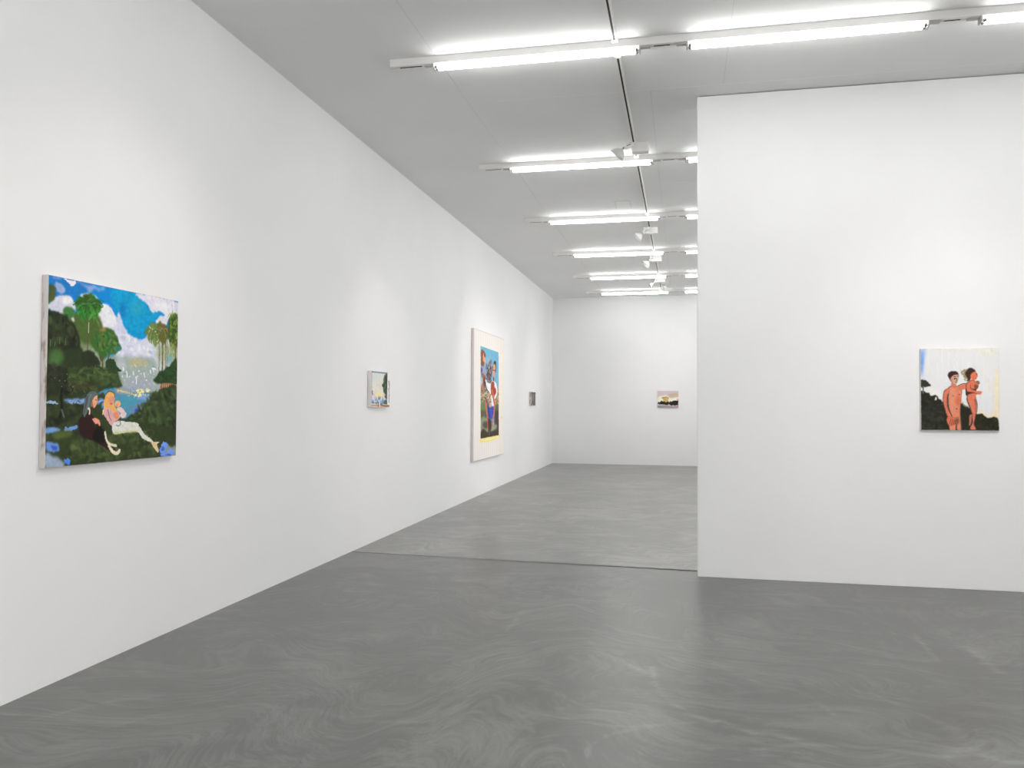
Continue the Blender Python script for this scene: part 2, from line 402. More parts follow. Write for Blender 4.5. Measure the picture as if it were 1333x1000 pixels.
# ------------------------------------------------------------------ walls and ceiling
T_ = 0.15
box_obj('wall_left', (X_LEFT - T_, X_LEFT, Y_REAR - T_, Y_BACK + T_, 0, H + 0.1), M_WALL, kind='structure')
box_obj('wall_back', (X_LEFT, X_RIGHT, Y_BACK, Y_BACK + T_, 0, H + 0.1), M_WALL, kind='structure')
M_GLASS = bpy.data.materials.new('added_window_glass'); M_GLASS.use_nodes = True
_n = M_GLASS.node_tree; _n.nodes.clear()
_o = _n.nodes.new('ShaderNodeOutputMaterial'); _t = _n.nodes.new('ShaderNodeBsdfTransparent'); _g = _n.nodes.new('ShaderNodeBsdfGlossy'); _g.inputs['Roughness'].default_value = 0.02
_f = _n.nodes.new('ShaderNodeFresnel'); _f.inputs['IOR'].default_value = 1.45; _mx = _n.nodes.new('ShaderNodeMixShader')
_n.links.new(_f.outputs[0], _mx.inputs[0]); _n.links.new(_t.outputs[0], _mx.inputs[1]); _n.links.new(_g.outputs[0], _mx.inputs[2]); _n.links.new(_mx.outputs[0], _o.inputs[0])
M_FRAME = new_mat('added_window_frame', (225, 225, 223), 0.5, 0.4)
def pierced_wall(name, axis, pos, lo, hi, holes, z0, z1):
    """wall slab along one axis with window openings; holes = [(a, b), ...]"""
    bm = bmesh.new()
    def slab(a, b, za, zb):
        if axis == 'y': box(bm, pos, pos + T_, a, b, za, zb)
        else: box(bm, a, b, pos - T_, pos, za, zb)
    cur = lo
    for a, b in holes:
        slab(cur, a, 0, H + 0.1); slab(a, b, 0, z0); slab(a, b, z1, H + 0.1); cur = b
    slab(cur, hi, 0, H + 0.1)
    structure(name, bm, M_WALL)
NWIN = [0]
def added_window(axis, pos, a, b, z0, z1, mull):  # unseen window, added only to let in fill daylight
    NWIN[0] += 1
    bm = bmesh.new(); gl = bmesh.new(); w = 0.05
    def slab(m, p, q, za, zb, d0, d1):
        if axis == 'y': box(m, pos + d0, pos + d1, p, q, za, zb)
        else: box(m, p, q, pos - d1, pos - d0, za, zb)
    slab(bm, a, b, z0, z0 + w, 0.04, 0.10); slab(bm, a, b, z1 - w, z1, 0.04, 0.10)
    for k in range(mull + 1):
        c = a + (b - a) * k / mull; c = min(max(c, a + w / 2), b - w / 2)
        slab(bm, c - w / 2, c + w / 2, z0, z1, 0.04, 0.10)
    slab(gl, a + w, b - w, z0 + w, z1 - w, 0.068, 0.074)
    o = structure('added_window_%d' % NWIN[0], bm, M_FRAME); obj('pane', gl, M_GLASS, o)
    l = bpy.data.lights.new('added_daylight_portal', 'AREA'); l.shape = 'RECTANGLE'; l.size = b - a; l.size_y = z1 - z0; l.cycles.is_portal = True
    lo = bpy.data.objects.new('added_daylight_portal', l); C.objects.link(lo)
    c = (a + b) / 2
    if axis == 'y': lo.location = (pos + T_ + 0.01, c, (z0 + z1) / 2); d = Vector((-1, 0, 0))
    else: lo.location = (c, pos - T_ - 0.01, (z0 + z1) / 2); d = Vector((0, 1, 0))
    lo.rotation_euler = d.to_track_quat('-Z', 'Y').to_euler()
WZ0, WZ1 = 0.3, 3.7
RH = [(-5.4, 3.5), (8.8, 18.6)]; FH = [(-2.9, 4.7)]  # openings for the added windows that brighten walls, ceiling and partition
pierced_wall('wall_right', 'y', X_RIGHT, Y_REAR - T_, Y_BACK + T_, RH, WZ0, WZ1)
pierced_wall('wall_front', 'x', Y_REAR, X_LEFT, X_RIGHT, FH, WZ0, WZ1)
for a, b in RH: added_window('y', X_RIGHT, a, b, WZ0, WZ1, 5)
for a, b in FH: added_window('x', Y_REAR, a, b, WZ0, WZ1, 4)
wp = box_obj('wall_partition', (X_PART, X_RIGHT, Y_PART, Y_PART + 0.22, 0, H - 0.006), M_WALL, bevel=0.003, kind='structure')
ceil = box_obj('ceiling', (X_LEFT - T_, X_RIGHT + T_, Y_REAR - T_, Y_BACK + T_, H, H + 0.12), M_CEIL, kind='structure')
for nm, d, m in [('joint_line', (-1.852, -1.848, Y_REAR, Y_BACK), M_SEAM), ('joint_line', (0.3285, 0.3315, Y_REAR, 6.82), M_SEAM),
                 ('joint_line', (-0.2665, -0.2635, 6.82, 12.4), M_SEAM), ('joint_line', (-1.6, X_RIGHT, 6.817, 6.823), M_SEAML),
                 ('joint_line', (-0.7, X_RIGHT, 9.747, 9.753), M_SEAML), ('joint_line', (-0.2665, -0.2635, 12.4, 18.5), M_SEAM)]:
    j = box_obj(nm, (d[0], d[1], d[2], d[3], H - 0.0008, H + 0.001), m, parent=ceil)

# flush access panel in the ceiling
ap = thing('access_panel', 'small flush rectangular access panel in the ceiling before the third light row', 'panel', (-0.775, 10.7, H))
box_obj('panel_face', (-0.095, 0.095, -0.20, 0.20, -0.004, 0.0), M_CEIL, parent=ap, bevel=0.0012)
box_obj('panel_rim', (-0.103, 0.103, -0.208, 0.208, -0.0025, 0.0), M_SEAM, parent=ap)

# ------------------------------------------------------------------ fluorescent light rows
UNITS = [(-1.86, -0.315), (0.04, 1.62), (1.96, 3.52)]
XL, XR = -2.216, 3.88
ROWY = [5.86, 8.63, 11.25, 13.86, 16.41, 18.74]
GROUP_L = 'twin tube fluorescent light rows across the ceiling'
def tube_bm(x0, x1, y, z, r=0.0115):
    bm = bmesh.new(); lathe(bm, [(r * 0.9, 0), (r, 0.006), (r, x1 - x0 - 0.006), (r * 0.9, x1 - x0)], (x0, y, z), (1, 0, 0), n=12); return bm
def cap_bm(x, y, z, s, r=0.0119):
    bm = bmesh.new()
    lathe(bm, [(r * 0.7, 0), (r, 0.004), (r, 0.018)], (x, y, z), (s, 0, 0), n=12)
    for dy in (-0.005, 0.005):
        lathe(bm, [(0.0016, -0.010), (0.0016, 0.001)], (x, y, z + dy), (s, 0, 0), n=6)
    return bm
def make_row(y, label):
    t = thing('fluorescent_light', label, 'ceiling light', (0, y, H), GROUP_L)
    bm = bmesh.new()
    # folded sheet trunking: slightly narrower at the bottom
    sec = [(-0.036, 0.0), (-0.036, -0.008), (-0.034, -0.052), (-0.031, -0.056), (-0.0065, -0.056), (-0.0065, -0.046), (0.0065, -0.046), (0.0065, -0.056), (0.031, -0.056), (0.034, -0.052), (0.036, -0.008), (0.036, 0.0)]
    A = [bm.verts.new((XL, a, b)) for a, b in sec]; B = [bm.verts.new((XR, a, b)) for a, b in sec]
    n = len(sec)
    for i in range(n): bm.faces.new((A[i], A[(i + 1) % n], B[(i + 1) % n], B[i]))
    bm.faces.new(A[::-1]); bm.faces.new(B); bmesh.ops.recalc_face_normals(bm, faces=bm.faces)
    obj('housing', bm, M_HOUSING, t)
    bounds = [XL] + [v for u in UNITS for v in u] + [XR]
    for k in range(0, len(bounds), 2):
        g0, g1 = bounds[k], bounds[k + 1]
        s0 = g0 + (0.11 if k else 0.10); s1 = g1 - (0.13 if k < 6 else 0.1)
        if k == 0: s0, s1 = g0 + 0.07, g1 - 0.11
        box_obj('channel_slot', (s0, s1, -0.0055, 0.0055, -0.058, -0.0475), M_DARK, parent=t)
    for (x0, x1) in UNITS:
        for s, xe in ((-1, x0), (1, x1)):
            bm = bmesh.new()
            box(bm, min(xe + s * 0.004, xe + s * 0.085), max(xe + s * 0.004, xe + s * 0.085), -0.02, 0.02, -0.066, -0.0555, 0.003)
            box(bm, min(xe + s * 0.003, xe + s * 0.014), max(xe + s * 0.003, xe + s * 0.014), -0.033, 0.033, -0.094, -0.0555, 0.003)
            obj('lamp_socket', bm, M_SOCK, t)
        for dy in (-0.020, 0.020):
            tb = obj('fluorescent_tube', tube_bm(x0 + 0.02, x1 - 0.02, dy, -0.082), M_TUBE, t, smooth=True)
            for s, xe in ((1, x0), (-1, x1)):
                obj('tube_cap', cap_bm(xe + s * 0.004, dy, -0.082, s), M_CAP, tb, smooth=True)
    return t
row_labels = ['nearest and largest twin tube light row, running out of the photo at the top right',
              'second light row from the front, its tube passing behind the dangling foremost spotlight',
              'third light row from the front, above the spotlight with the clear white box',
              'fourth light row from the front, its tube cutting across a white spotlight box',
              'fifth light row from the front, second to last before the back wall',
              'farthest and shortest looking light row, right before the back wall']
first = None
def copy_tree(o, parent=None):
    c = o.copy(); C.objects.link(c); c.parent = parent
    for ch in list(o.children): copy_tree(ch, c)
    return c
first = make_row(ROWY[0], row_labels[0])
for y, lb in zip(ROWY[1:], row_labels[1:]):
    r = copy_tree(first); r.location = (0, y, H); r['label'] = lb
for y, lb in ((3.1, 'light row over the visitor, above the top of the photo'), (0.4, 'light row over the photographer'), (-2.3, 'light row behind the photographer'), (-4.9, 'rearmost light row by the entrance wall')):
    r = copy_tree(first); r.location = (0, y, H); r['label'] = lb

# ------------------------------------------------------------------ lighting track between the rows
TX = -0.483
ally = [0.4, 3.1] + ROWY
def make_track(y0, y1, label, x=TX):
    t = thing('lighting_track', label, 'lighting track', (x, y0, H), 'track segments along the ceiling')
    L = y1 - y0
    bm = bmesh.new()
    for s in (-1, 1):
        box(bm, min(s * 0.0075, s * 0.020), max(s * 0.0075, s * 0.020), 0.02, L - 0.02, -0.030, 0, 0.0015)
    box(bm, -0.008, 0.008, 0.02, L - 0.02, -0.012, 0)
    obj('rail', bm, M_HOUSING, t)
    box_obj('conductor_channel', (-0.0072, 0.0072, 0.05, L - 0.07, -0.027, -0.0118), M_DARK, parent=t)
    for a in ((0, 0.028), (L - 0.05, L)):
        box_obj('end_cap', (-0.0225, 0.0225, a[0], a[1], -0.033, 0), M_PLAST, parent=t, bevel=0.002)
    return t
tl = ['track segment at the top edge of the photo, ending at the nearest light row',
      'track segment between the nearest and second light rows, carrying the foremost spotlight',
      'bare track segment between the second and third light rows',
      'track segment between the third and fourth light rows',
      'track segment between the fourth and fifth light rows',
      'track segment between the fifth and farthest light rows']
segs = [(3.1, 5.86)] + list(zip(ROWY[:-1], ROWY[1:]))
for (a, b), lb in zip(segs, tl):
    make_track(a + 0.19 if a == 5.86 else a + 0.12, b - 0.055, lb)
make_track(3.22, 5.2, 'track segment above the top right of the photo', 2.2)

# ------------------------------------------------------------------ spotlights
def make_spot(x, y, d, label, r=0.062, boxx=(-0.09, 0.11), neck=(-0.10, -0.05, -0.135), arm=True, drop=0.036, boxdims=(0.095, 0.10), mirror=False, body=True):
    t = thing('spotlight', label, 'spotlight', (x, y, H), 'white spotlights on the ceiling track')
    d = Vector(d).normalized()
    if body:
        bm = bmesh.new(); box(bm, boxx[0], boxx[1], -0.05, boxdims[1] - 0.05, -drop - boxdims[0], -drop, 0.004)
        db = obj('driver_box', bm, M_HOUSING, t)
        box_obj('track_adapter', (-0.018, 0.018, -0.04, 0.04, -drop + 0.0003, -0.0304), M_PLAST, parent=t)
    n = Vector(neck)
    p0 = Vector((-0.01, -0.075, -drop - 0.03)) if body else Vector((n.x, n.y, -0.03))
    ax = (n - p0)
    ln = ax.length
    bm = bmesh.new(); lathe(bm, [(0.015, -0.008), (0.021, 0.0), (0.0215, 0.01), (0.0215, ln - 0.02), (0.014, ln - 0.008)], p0, ax, n=20)
    arm_o = obj('arm', bm, M_PLAST, t, smooth=True)
    a, b, dd = basis(ax)
    bm = bmesh.new(); mid = p0 + dd * (ln * 0.22)
    lathe(bm, [(0.003, 0), (0.003, 0.045)], mid + Vector((0.006, -0.0215, 0.004)), dd, n=8)
    obj('slot_mark', bm, M_DARK, arm_o)
    if body:
        bm = bmesh.new(); lathe(bm, [(0.012, 0), (0.012, 0.03)], (-0.01, -0.078, -drop - 0.03), (0, 1, 0), n=12)
        obj('pivot', bm, M_PLAST, t)
    # small fork joint
    bm = bmesh.new(); lathe(bm, [(0.006, -0.012), (0.009, 0.0), (0.006, 0.012)], n - d * 0.002, (0, 1, 0), n=12)
    lathe(bm, [(0.007, -0.004), (0.010, 0.018)], n, d, n=12)
    obj('joint', bm, M_METAL, t, smooth=True)
    # bell shaped shade with a wall thickness
    k = r / 0.062
    s0 = n + d * 0.010
    out = [(0.014, 0.0), (0.020, 0.012), (0.034 * k, 0.024), (0.046 * k, 0.042), (0.055 * k, 0.062), (r, 0.090)]
    inn = [(r - 0.002, 0.090), (0.052 * k, 0.064), (0.043 * k, 0.045), (0.030 * k, 0.030), (0.006, 0.022)]
    bm = bmesh.new(); lathe(bm, out + inn, s0, d, n=32)
    sh = obj('lamp_shade', bm, M_REFL, t, smooth=True)
    bm = bmesh.new(); lathe(bm, [(0.004, 0.021), (0.012, 0.030), (0.013, 0.045), (0.008, 0.054)], s0, d, n=16)
    obj('bulb', bm, M_BULB, sh, smooth=True)
    return t, Vector((x, y, H)) + s0 + d * 0.095

def spot_lamp(pos, target, power, size=55, blend=0.9, col=(1.0, 0.905, 0.88), rad=0.035):
    l = bpy.data.lights.new('spot_beam', 'SPOT'); l.energy = power; l.spot_size = math.radians(size); l.spot_blend = blend
    l.color = col; l.shadow_soft_size = rad
    o = bpy.data.objects.new('spot_beam', l); C.objects.link(o); o.location = pos
    o.rotation_euler = (Vector(target) - Vector(pos)).to_track_quat('-Z', 'Y').to_euler()
SP = {}
t, p = make_spot(TX, 8.10, (-0.68, 0.12, -0.70), 'foremost spotlight, tilted down left in front of the second light row', r=0.080, boxx=(-0.015, 0.15), neck=(-0.095, -0.10, -0.105)); SP['B'] = p
t, p = make_spot(TX, 12.0, (-0.74, -0.16, -0.62), 'spotlight hanging clear below the third light row, white box fully in view', boxx=(-0.085, 0.12), neck=(-0.100, -0.06, -0.130), r=0.075); SP['C1'] = p
t, p = make_spot(TX, 14.35, (-0.62, -0.22, -0.72), 'bright spotlight whose white box tucks up behind the fourth tube row', r=0.082, boxx=(-0.085, 0.12), neck=(-0.10, -0.06, -0.12)); SP['C2'] = p
t, p = make_spot(TX, 16.78, (-0.66, -0.30, -0.66), 'smallest spotlight head, turned down left below the fifth light row', r=0.048, boxx=(-0.08, 0.12), neck=(-0.095, -0.06, -0.145)); SP['D'] = p
t, p = make_spot(TX, 16.98, (0.05, 0.70, -0.66), 'farthest spotlight, turned toward the back wall, dark ring shaped head', r=0.062, boxx=(0.125, 0.19), neck=(0.105, -0.06, -0.165)); SP['F'] = p
t, p = make_spot(TX, 4.3, (-0.75, -0.05, -0.62), 'spotlight above the top of the photo aimed at the large landscape', r=0.066); SP['A'] = p
t, p = make_spot(2.2, 4.5, (0.0, 0.62, -0.72), 'spotlight above the photo aimed at the portrait on the right wall', r=0.066, neck=(-0.10, 0.02, -0.135)); SP['E'] = p
for yy, tx, lb in ((3.9, 1.0, 'added unseen flood spotlight washing the left half of the right wall'), (3.5, 3.6, 'added unseen flood spotlight washing the far end of the right wall')):  # two unseen floods, added to brighten the lower partition
    t, p = make_spot(2.2, yy, (-0.45 if tx < 2 else 0.4, 0.62, -0.66), lb, r=0.066, neck=(-0.10, 0.02, -0.135))
    spot_lamp(p, (tx, Y_PART, 0.35), ADDED_FLOOD, 105, 1.0, (1.0, 0.975, 0.965))
spot_lamp(SP['A'], (X_LEFT, 4.05, 1.55), SPW * 0.95, 62)
spot_lamp(SP['B'], (X_LEFT, 8.1, 1.55), SPW * 0.8, 50)
spot_lamp(SP['C1'], (X_LEFT, 12.4, 1.75), SPW, 60)
spot_lamp(SP['C2'], (X_LEFT, 13.7, 1.55), SPW * 0.8, 60)
spot_lamp(SP['D'], (X_LEFT, 17.0, 1.55), SPW * 0.8, 50)
spot_lamp(SP['F'], (-0.36, Y_BACK, 1.65), SPW * 1.0, 60)
spot_lamp(SP['E'], (2.17, Y_PART, 1.3), SPW * 0.8, 60)

# ------------------------------------------------------------------ paintings
def canvas_sides(depth_dir, right, W, Ht, T, mat, parent, bevel=0.002):
    """open canvas box in local axes (right = along wall, depth = out of wall)"""
    bm = bmesh.new()
    R = Vector(right); D = Vector(depth_dir); U = Vector((0, 0, 1))
    def P(a, d, z): return R * a + D * d + U * z
    c = [(0, 0), (W, 0), (W, Ht), (0, Ht)]
    n = 10
    back = [bm.verts.new(P(a, 0.003, z)) for a, z in c]
    mid = [bm.verts.new(P(a, T - bevel, z)) for a, z in c]
    ins = [(bevel * .3, bevel * .3), (W - bevel * .3, bevel * .3), (W - bevel * .3, Ht - bevel * .3), (bevel * .3, Ht - bevel * .3)]
    fr = [bm.verts.new(P(a, T - bevel * 0.3, z)) for a, z in ins]
    ins2 = [(bevel, bevel), (W - bevel, bevel), (W - bevel, Ht - bevel), (bevel, Ht - bevel)]
    fi = [bm.verts.new(P(a, T, z)) for a, z in ins2]
    for ra, rb in ((back, mid), (mid, fr), (fr, fi)):
        for i in range(4):
            bm.faces.new((ra[i], ra[(i + 1) % 4], rb[(i + 1) % 4], rb[i]))
    bm.faces.new(back); bmesh.ops.recalc_face_normals(bm, faces=bm.faces)
    return obj('canvas_edge', bm, mat, parent)

def hang(name_label, loc, right, depth, W, Ht, T, edge, art, mat, gain=1.0, bevel=0.002, surf='painted_surface'):
    t = thing('painting', name_label, 'painting', loc)
    canvas_sides(depth, right, W, Ht, T, edge, t, bevel)
    R = Vector(right); D = Vector(depth)
    art.mesh(surf, R * bevel + D * T + Vector((0, 0, bevel)), R, (0, 0, 1), W - 2 * bevel, Ht - 2 * bevel, mat, t, gain)
    return t

LW = dict(right=(0, 1, 0), depth=(1, 0, 0))

# ---- landscape with two seated figures
def paint_a():
    A = Art(330, 300, [(135, 82), (1207, 295), (1207, 1573), (133, 1683)], (14, 132, 206)); A.k = 0.45
    P = A.poly; S = A.stroke; E = A.ell
    P([(135, 82), (500, 140), (420, 330), (135, 300)], (30, 118, 190), 12, 8)
    P([(650, 210), (900, 240), (1060, 400), (960, 500), (900, 600), (800, 560), (720, 420)], (14, 152, 200), 10, 6, tex=.12)
    P([(730, 330), (770, 330), (780, 420), (740, 430)], (20, 110, 190), 5, 4, .6)
    P([(830, 290), (900, 300), (920, 380), (860, 420), (800, 380)], (60, 165, 185), 8, 5, .5)
    # clouds
    P([(260, 112), (300, 120), (355, 130), (350, 160), (325, 178), (305, 150)], (232, 226, 232), 1, 2)
    P([(370, 140), (480, 165), (600, 190), (560, 210), (500, 212), (470, 240), (430, 180)], (150, 165, 210), 4, 5, .9)
    P([(170, 90), (230, 100), (240, 120), (180, 115)], (120, 150, 210), 3, 3, .8)
    P([(190, 130), (230, 150), (265, 200), (260, 240), (225, 235), (200, 190)], (165, 175, 210), 3, 4, .9)
    P([(140, 330), (190, 270), (270, 250), (340, 285), (360, 350), (330, 420), (270, 420), (180, 385), (135, 380)], (205, 205, 218), 3, 5)
    E(290, 290, 45, 32, (232, 230, 234), 2, 2)
    P([(390, 245), (430, 232), (520, 250), (540, 290), (400, 290)], (190, 200, 220), 2, 3)
    P([(865, 232), (1207, 297), (1207, 440), (1140, 440), (1110, 500), (1050, 490), (1020, 470), (1050, 430), (1095, 410), (1040, 380), (985, 382), (960, 320), (900, 280)], (218, 216, 228), 2, 5)
    P([(1000, 300), (1120, 310), (1150, 400), (1080, 380)], (232, 232, 238), 5, 5, .8)
    P([(540, 340), (590, 322), (650, 350), (690, 440), (700, 420), (712, 395), (735, 450), (770, 520), (830, 580), (900, 612), (970, 580), (1010, 600), (1065, 700), (1065, 900), (740, 900), (680, 760), (740, 700), (700, 600), (620, 540), (530, 460)], (206, 207, 226), 3, 5)
    P([(560, 340), (620, 345), (680, 430), (690, 500), (620, 520), (550, 470)], (228, 228, 234), 2, 3)
    S([(590, 325), (650, 362), (685, 430), (692, 480)], 9, (240, 240, 244), 2, 1)
    P([(740, 620), (900, 660), (1010, 640), (1040, 740), (900, 770), (780, 740)], (214, 215, 232), 8, 8, .9)
    A.dabs([(700, 560), (1040, 640), (1040, 780), (720, 760)], [(232, 232, 240), (190, 194, 220), (222, 220, 232)], 45, 26, 12, .4, .5)
    # haze over the far shore
    P([(680, 760), (800, 750), (1060, 800), (1060, 1080), (740, 1080), (690, 900)], (158, 172, 168), 7, 6)
    P([(800, 790), (870, 765), (950, 785), (960, 830), (830, 830)], (186, 178, 132), 6, 4, .8)
    P([(700, 780), (760, 790), (790, 850), (720, 860)], (196, 196, 200), 6, 4, .7)
    P([(780, 960), (950, 940), (1020, 1000), (940, 1040), (800, 1030)], (165, 168, 182), 6, 5, .8)
    A.dabs([(740, 830), (1050, 830), (1040, 1000), (760, 1000)], [(205, 215, 208), (145, 168, 168), (235, 238, 232), (175, 180, 140)], 45, 5, 10, 1.57, .7)
    for x, y, l in ((790, 880, 45), (870, 930, 50), (935, 890, 35), (1010, 850, 30), (760, 850, 22), (985, 870, 24), (845, 880, 24)):
        S([(x, y), (x + 4, y + l)], 8, (244, 246, 240), 1, 1)
    S([(1000, 850), (1030, 862)], 8, (246, 248, 244), 1, 1)
    # water
    P([(560, 1045), (720, 1030), (1005, 1050), (1010, 1130), (900, 1240), (830, 1290), (720, 1270), (600, 1180)], (88, 142, 172), 3, 3)
    P([(720, 1090), (860, 1085), (900, 1130), (830, 1170), (740, 1150)], (70, 150, 170), 6, 4, .8)
    P([(880, 1080), (1000, 1075), (1000, 1110), (900, 1115)], (125, 155, 205), 3, 3)
    P([(870, 1150), (990, 1140), (900, 1230), (840, 1250)], (120, 130, 165), 5, 4, .8)
    P([(700, 1000), (780, 1010), (850, 1060), (720, 1060)], (150, 158, 170), 3, 3)
    E(877, 1205, 13, 18, (40, 80, 165), 2, 2)
    S([(720, 1035), (860, 1072), (900, 1078)], 9, (220, 195, 130), 1, 2)
    E(905, 1043, 36, 17, (247, 226, 150), 1, 2); E(893, 1078, 26, 14, (244, 226, 160), 1, 2); E(965, 1043, 14, 13, (235, 220, 160), 1, 2)
    A.dabs([(800, 1010), (1000, 1010), (1000, 1090), (800, 1090)], [(248, 235, 180), (150, 160, 180), (110, 140, 190)], 30, 14, 5, 0)
    # left trees
    P([(250, 410), (360, 395), (540, 420), (590, 520), (620, 660), (600, 760), (380, 760)], (76, 96, 48), 5, 5)
    P([(480, 680), (560, 740), (640, 760), (700, 740), (700, 880), (600, 880), (520, 800)], (138, 150, 132), 6, 5)
    P([(325, 430), (345, 420), (355, 450), (345, 470)], (190, 200, 200), 2, 3)
    P([(135, 165), (170, 170), (195, 210), (188, 270), (150, 305), (135, 320)], (72, 84, 48), 3, 4)
    P([(360, 420), (470, 390), (545, 450), (580, 520), (560, 600), (520, 700), (430, 700), (360, 560)], (74, 98, 46), 5, 6)
    P([(400, 640), (520, 680), (560, 740), (570, 800), (470, 780)], (150, 160, 140), 6, 5, .7)
    P([(255, 372), (290, 350), (345, 365), (355, 400), (330, 440), (280, 420)], (66, 118, 62), 2, 4)
    P([(360, 300), (385, 265), (430, 262), (470, 243), (520, 258), (560, 320), (568, 370), (540, 400), (520, 440), (470, 420), (430, 440), (400, 400), (372, 350)], (42, 122, 40), 2, 5)
    A.dabs([(400, 260), (520, 255), (560, 350), (480, 380), (410, 340)], [(58, 74, 34), (66, 84, 36), (36, 104, 34)], 70, 26, 12, .5)
    A.dabs([(370, 330), (550, 360), (530, 440), (390, 430)], [(50, 140, 44), (80, 130, 60), (44, 100, 40)], 60, 8, 26, 0.1, .6)
    rr = np.random.RandomState(3)
    for k in range(46):
        a = rr.uniform(-0.3, math.pi + 0.3); L = rr.uniform(60, 125); cx, cy = 468 + rr.uniform(-20, 20), 330 + rr.uniform(-30, 20)
        ex, ey = cx + L * math.cos(a), cy + L * 0.75 * abs(math.sin(a)) - 10
        S([(cx, cy), ((cx + ex) / 2, (cy + ey) / 2 - 22), (ex, ey)], rr.uniform(4, 9), [(58, 84, 34), (44, 112, 38), (36, 70, 32), (78, 130, 58)][rr.randint(4)], 1, 1, .75)
    P([(500, 620), (540, 560), (600, 525), (660, 530), (705, 580), (720, 640), (745, 690), (700, 735), (640, 740), (590, 780), (545, 720), (505, 680)], (58, 100, 42), 2, 5)
    A.dabs([(520, 600), (640, 540), (710, 620), (720, 700), (600, 740)], [(86, 116, 48), (48, 80, 34), (40, 108, 60), (100, 120, 60)], 110, 20, 9, .8)
    E(712, 690, 26, 24, (46, 128, 128), 3, 3, .8)
    E(590, 535, 22, 16, (222, 140, 90), 4, 3, .7)
    S([(540, 450), (560, 500)], 14, (214, 180, 130), 5, 3, .6)
    S([(470, 470), (468, 600), (464, 715)], 12, (96, 82, 60), 2, 1); S([(472, 475), (471, 560)], 4, (200, 205, 195), 1, 0)
    S([(590, 750), (592, 880)], 12, (92, 80, 52), 1, 1); S([(645, 740), (615, 860)], 8, (84, 74, 48), 1, 1); S([(560, 740), (580, 800)], 7, (84, 74, 48), 1, 1)
    P([(135, 410), (160, 385), (215, 385), (262, 420), (300, 430), (345, 480), (380, 560), (400, 640), (420, 700), (440, 760), (135, 780)], (40, 46, 32), 2, 5)
    A.dabs([(140, 400), (260, 430), (340, 520), (380, 640), (140, 660)], [(52, 64, 38), (34, 38, 28), (48, 52, 36), (60, 76, 44)], 130, 14, 24, .2)
    for x, y in ((237, 600), (284, 610), (195, 640), (160, 620)): S([(x, y), (x - 3, y + 55)], 4, (120, 126, 110), 1, 0, .7)
    P([(135, 720), (240, 700), (400, 700), (440, 730), (500, 722), (560, 790), (575, 850), (640, 860), (700, 880), (735, 950), (748, 1000), (660, 1020), (560, 1060), (440, 1090), (135, 1140)], (46, 56, 34), 2, 5)
    P([(135, 720), (190, 700), (250, 710), (270, 770), (230, 820), (135, 830)], (72, 108, 56), 8, 8)
    P([(430, 730), (490, 722), (550, 780), (560, 840), (500, 880), (430, 820)], (44, 50, 34), 2, 4)
    P([(620, 800), (650, 775), (690, 790), (710, 840), (755, 868), (720, 880), (630, 880)], (42, 66, 40), 1, 3)
    P([(540, 900), (660, 880), (735, 940), (740, 990), (600, 1000)], (62, 86, 48), 6, 6, .8)
    A.dabs([(300, 850), (640, 850), (740, 960), (560, 1040), (300, 1060)], [(70, 92, 50), (50, 62, 38), (84, 104, 56), (60, 74, 40)], 160, 30, 10, .3)
    A.dabs([(135, 820), (300, 850), (300, 1060), (135, 1100)], [(36, 40, 30), (52, 58, 42), (44, 48, 34)], 90, 26, 14, .3)
    P([(320, 1010), (420, 985), (560, 1000), (570, 1020), (430, 1030), (330, 1040)], (80, 60, 42), 5, 4, .5)
    # right trees
    P([(1030, 600), (1207, 640), (1207, 860), (1060, 900), (1020, 780)], (192, 202, 200), 8, 6)
    P([(940, 560), (955, 500), (1000, 480), (1050, 500), (1080, 580), (1060, 640), (1010, 660), (990, 610), (960, 620)], (112, 132, 66), 3, 6, .95)
    A.dabs([(945, 500), (1060, 500), (1070, 650), (950, 630)], [(60, 130, 60), (150, 140, 80), (90, 110, 50), (190, 190, 150)], 70, 14, 6, 1.0)
    P([(1035, 500), (1080, 475), (1130, 510), (1140, 600), (1080, 650), (1050, 600)], (96, 100, 44), 3, 5)
    P([(1040, 505), (1080, 482), (1125, 515), (1110, 545), (1050, 545)], (120, 84, 70), 3, 4)
    for k in range(34):
        cx, cy = (1085, 520) if k % 2 else (1005, 540); a = rr.uniform(-0.2, math.pi + 0.2); L = rr.uniform(40, 85)
        ex, ey = cx + L * math.cos(a), cy + L * abs(math.sin(a))
        S([(cx, cy), ((cx + ex) / 2, (cy + ey) / 2 - 16), (ex, ey)], rr.uniform(4, 7), [(96, 116, 52), (60, 100, 48), (130, 140, 84), (72, 76, 40)][rr.randint(4)], 1, 1, .8)
    P([(1135, 470), (1160, 410), (1207, 420), (1207, 700), (1170, 690), (1140, 620)], (66, 88, 36), 3, 6)
    P([(1150, 430), (1195, 430), (1207, 560), (1160, 600)], (50, 70, 34), 5, 4, .8)
    A.dabs([(1130, 400), (1207, 400), (1207, 760), (1150, 760)], [(120, 150, 50), (50, 74, 34), (150, 170, 70), (70, 110, 40)], 80, 10, 20, 0)
    for x in (1112, 1148, 1176): S([(x, 282), (x + 14, 350), (x + 22, 440)], 4, (120, 128, 108), 2, 2, .7)
    P([(1060, 660), (1207, 680), (1207, 800), (1130, 800), (1060, 780)], (150, 160, 120), 8, 6, .7)
    P([(1120, 740), (1165, 740), (1170, 800), (1130, 820)], (110, 170, 180), 5, 4, .7)
    for x, w in ((1058, 9), (1086, 15), (1113, 10), (1128, 7), (1192, 12)): S([(x - 6, 600), (x, 740), (x - 2, 900)], w, (112, 88, 50), 2, 2)
    P([(1207, 770), (1160, 800), (1130, 840), (1075, 870), (1030, 920), (1015, 950), (1050, 985), (1110, 980), (1207, 990)], (44, 66, 36), 2, 5)
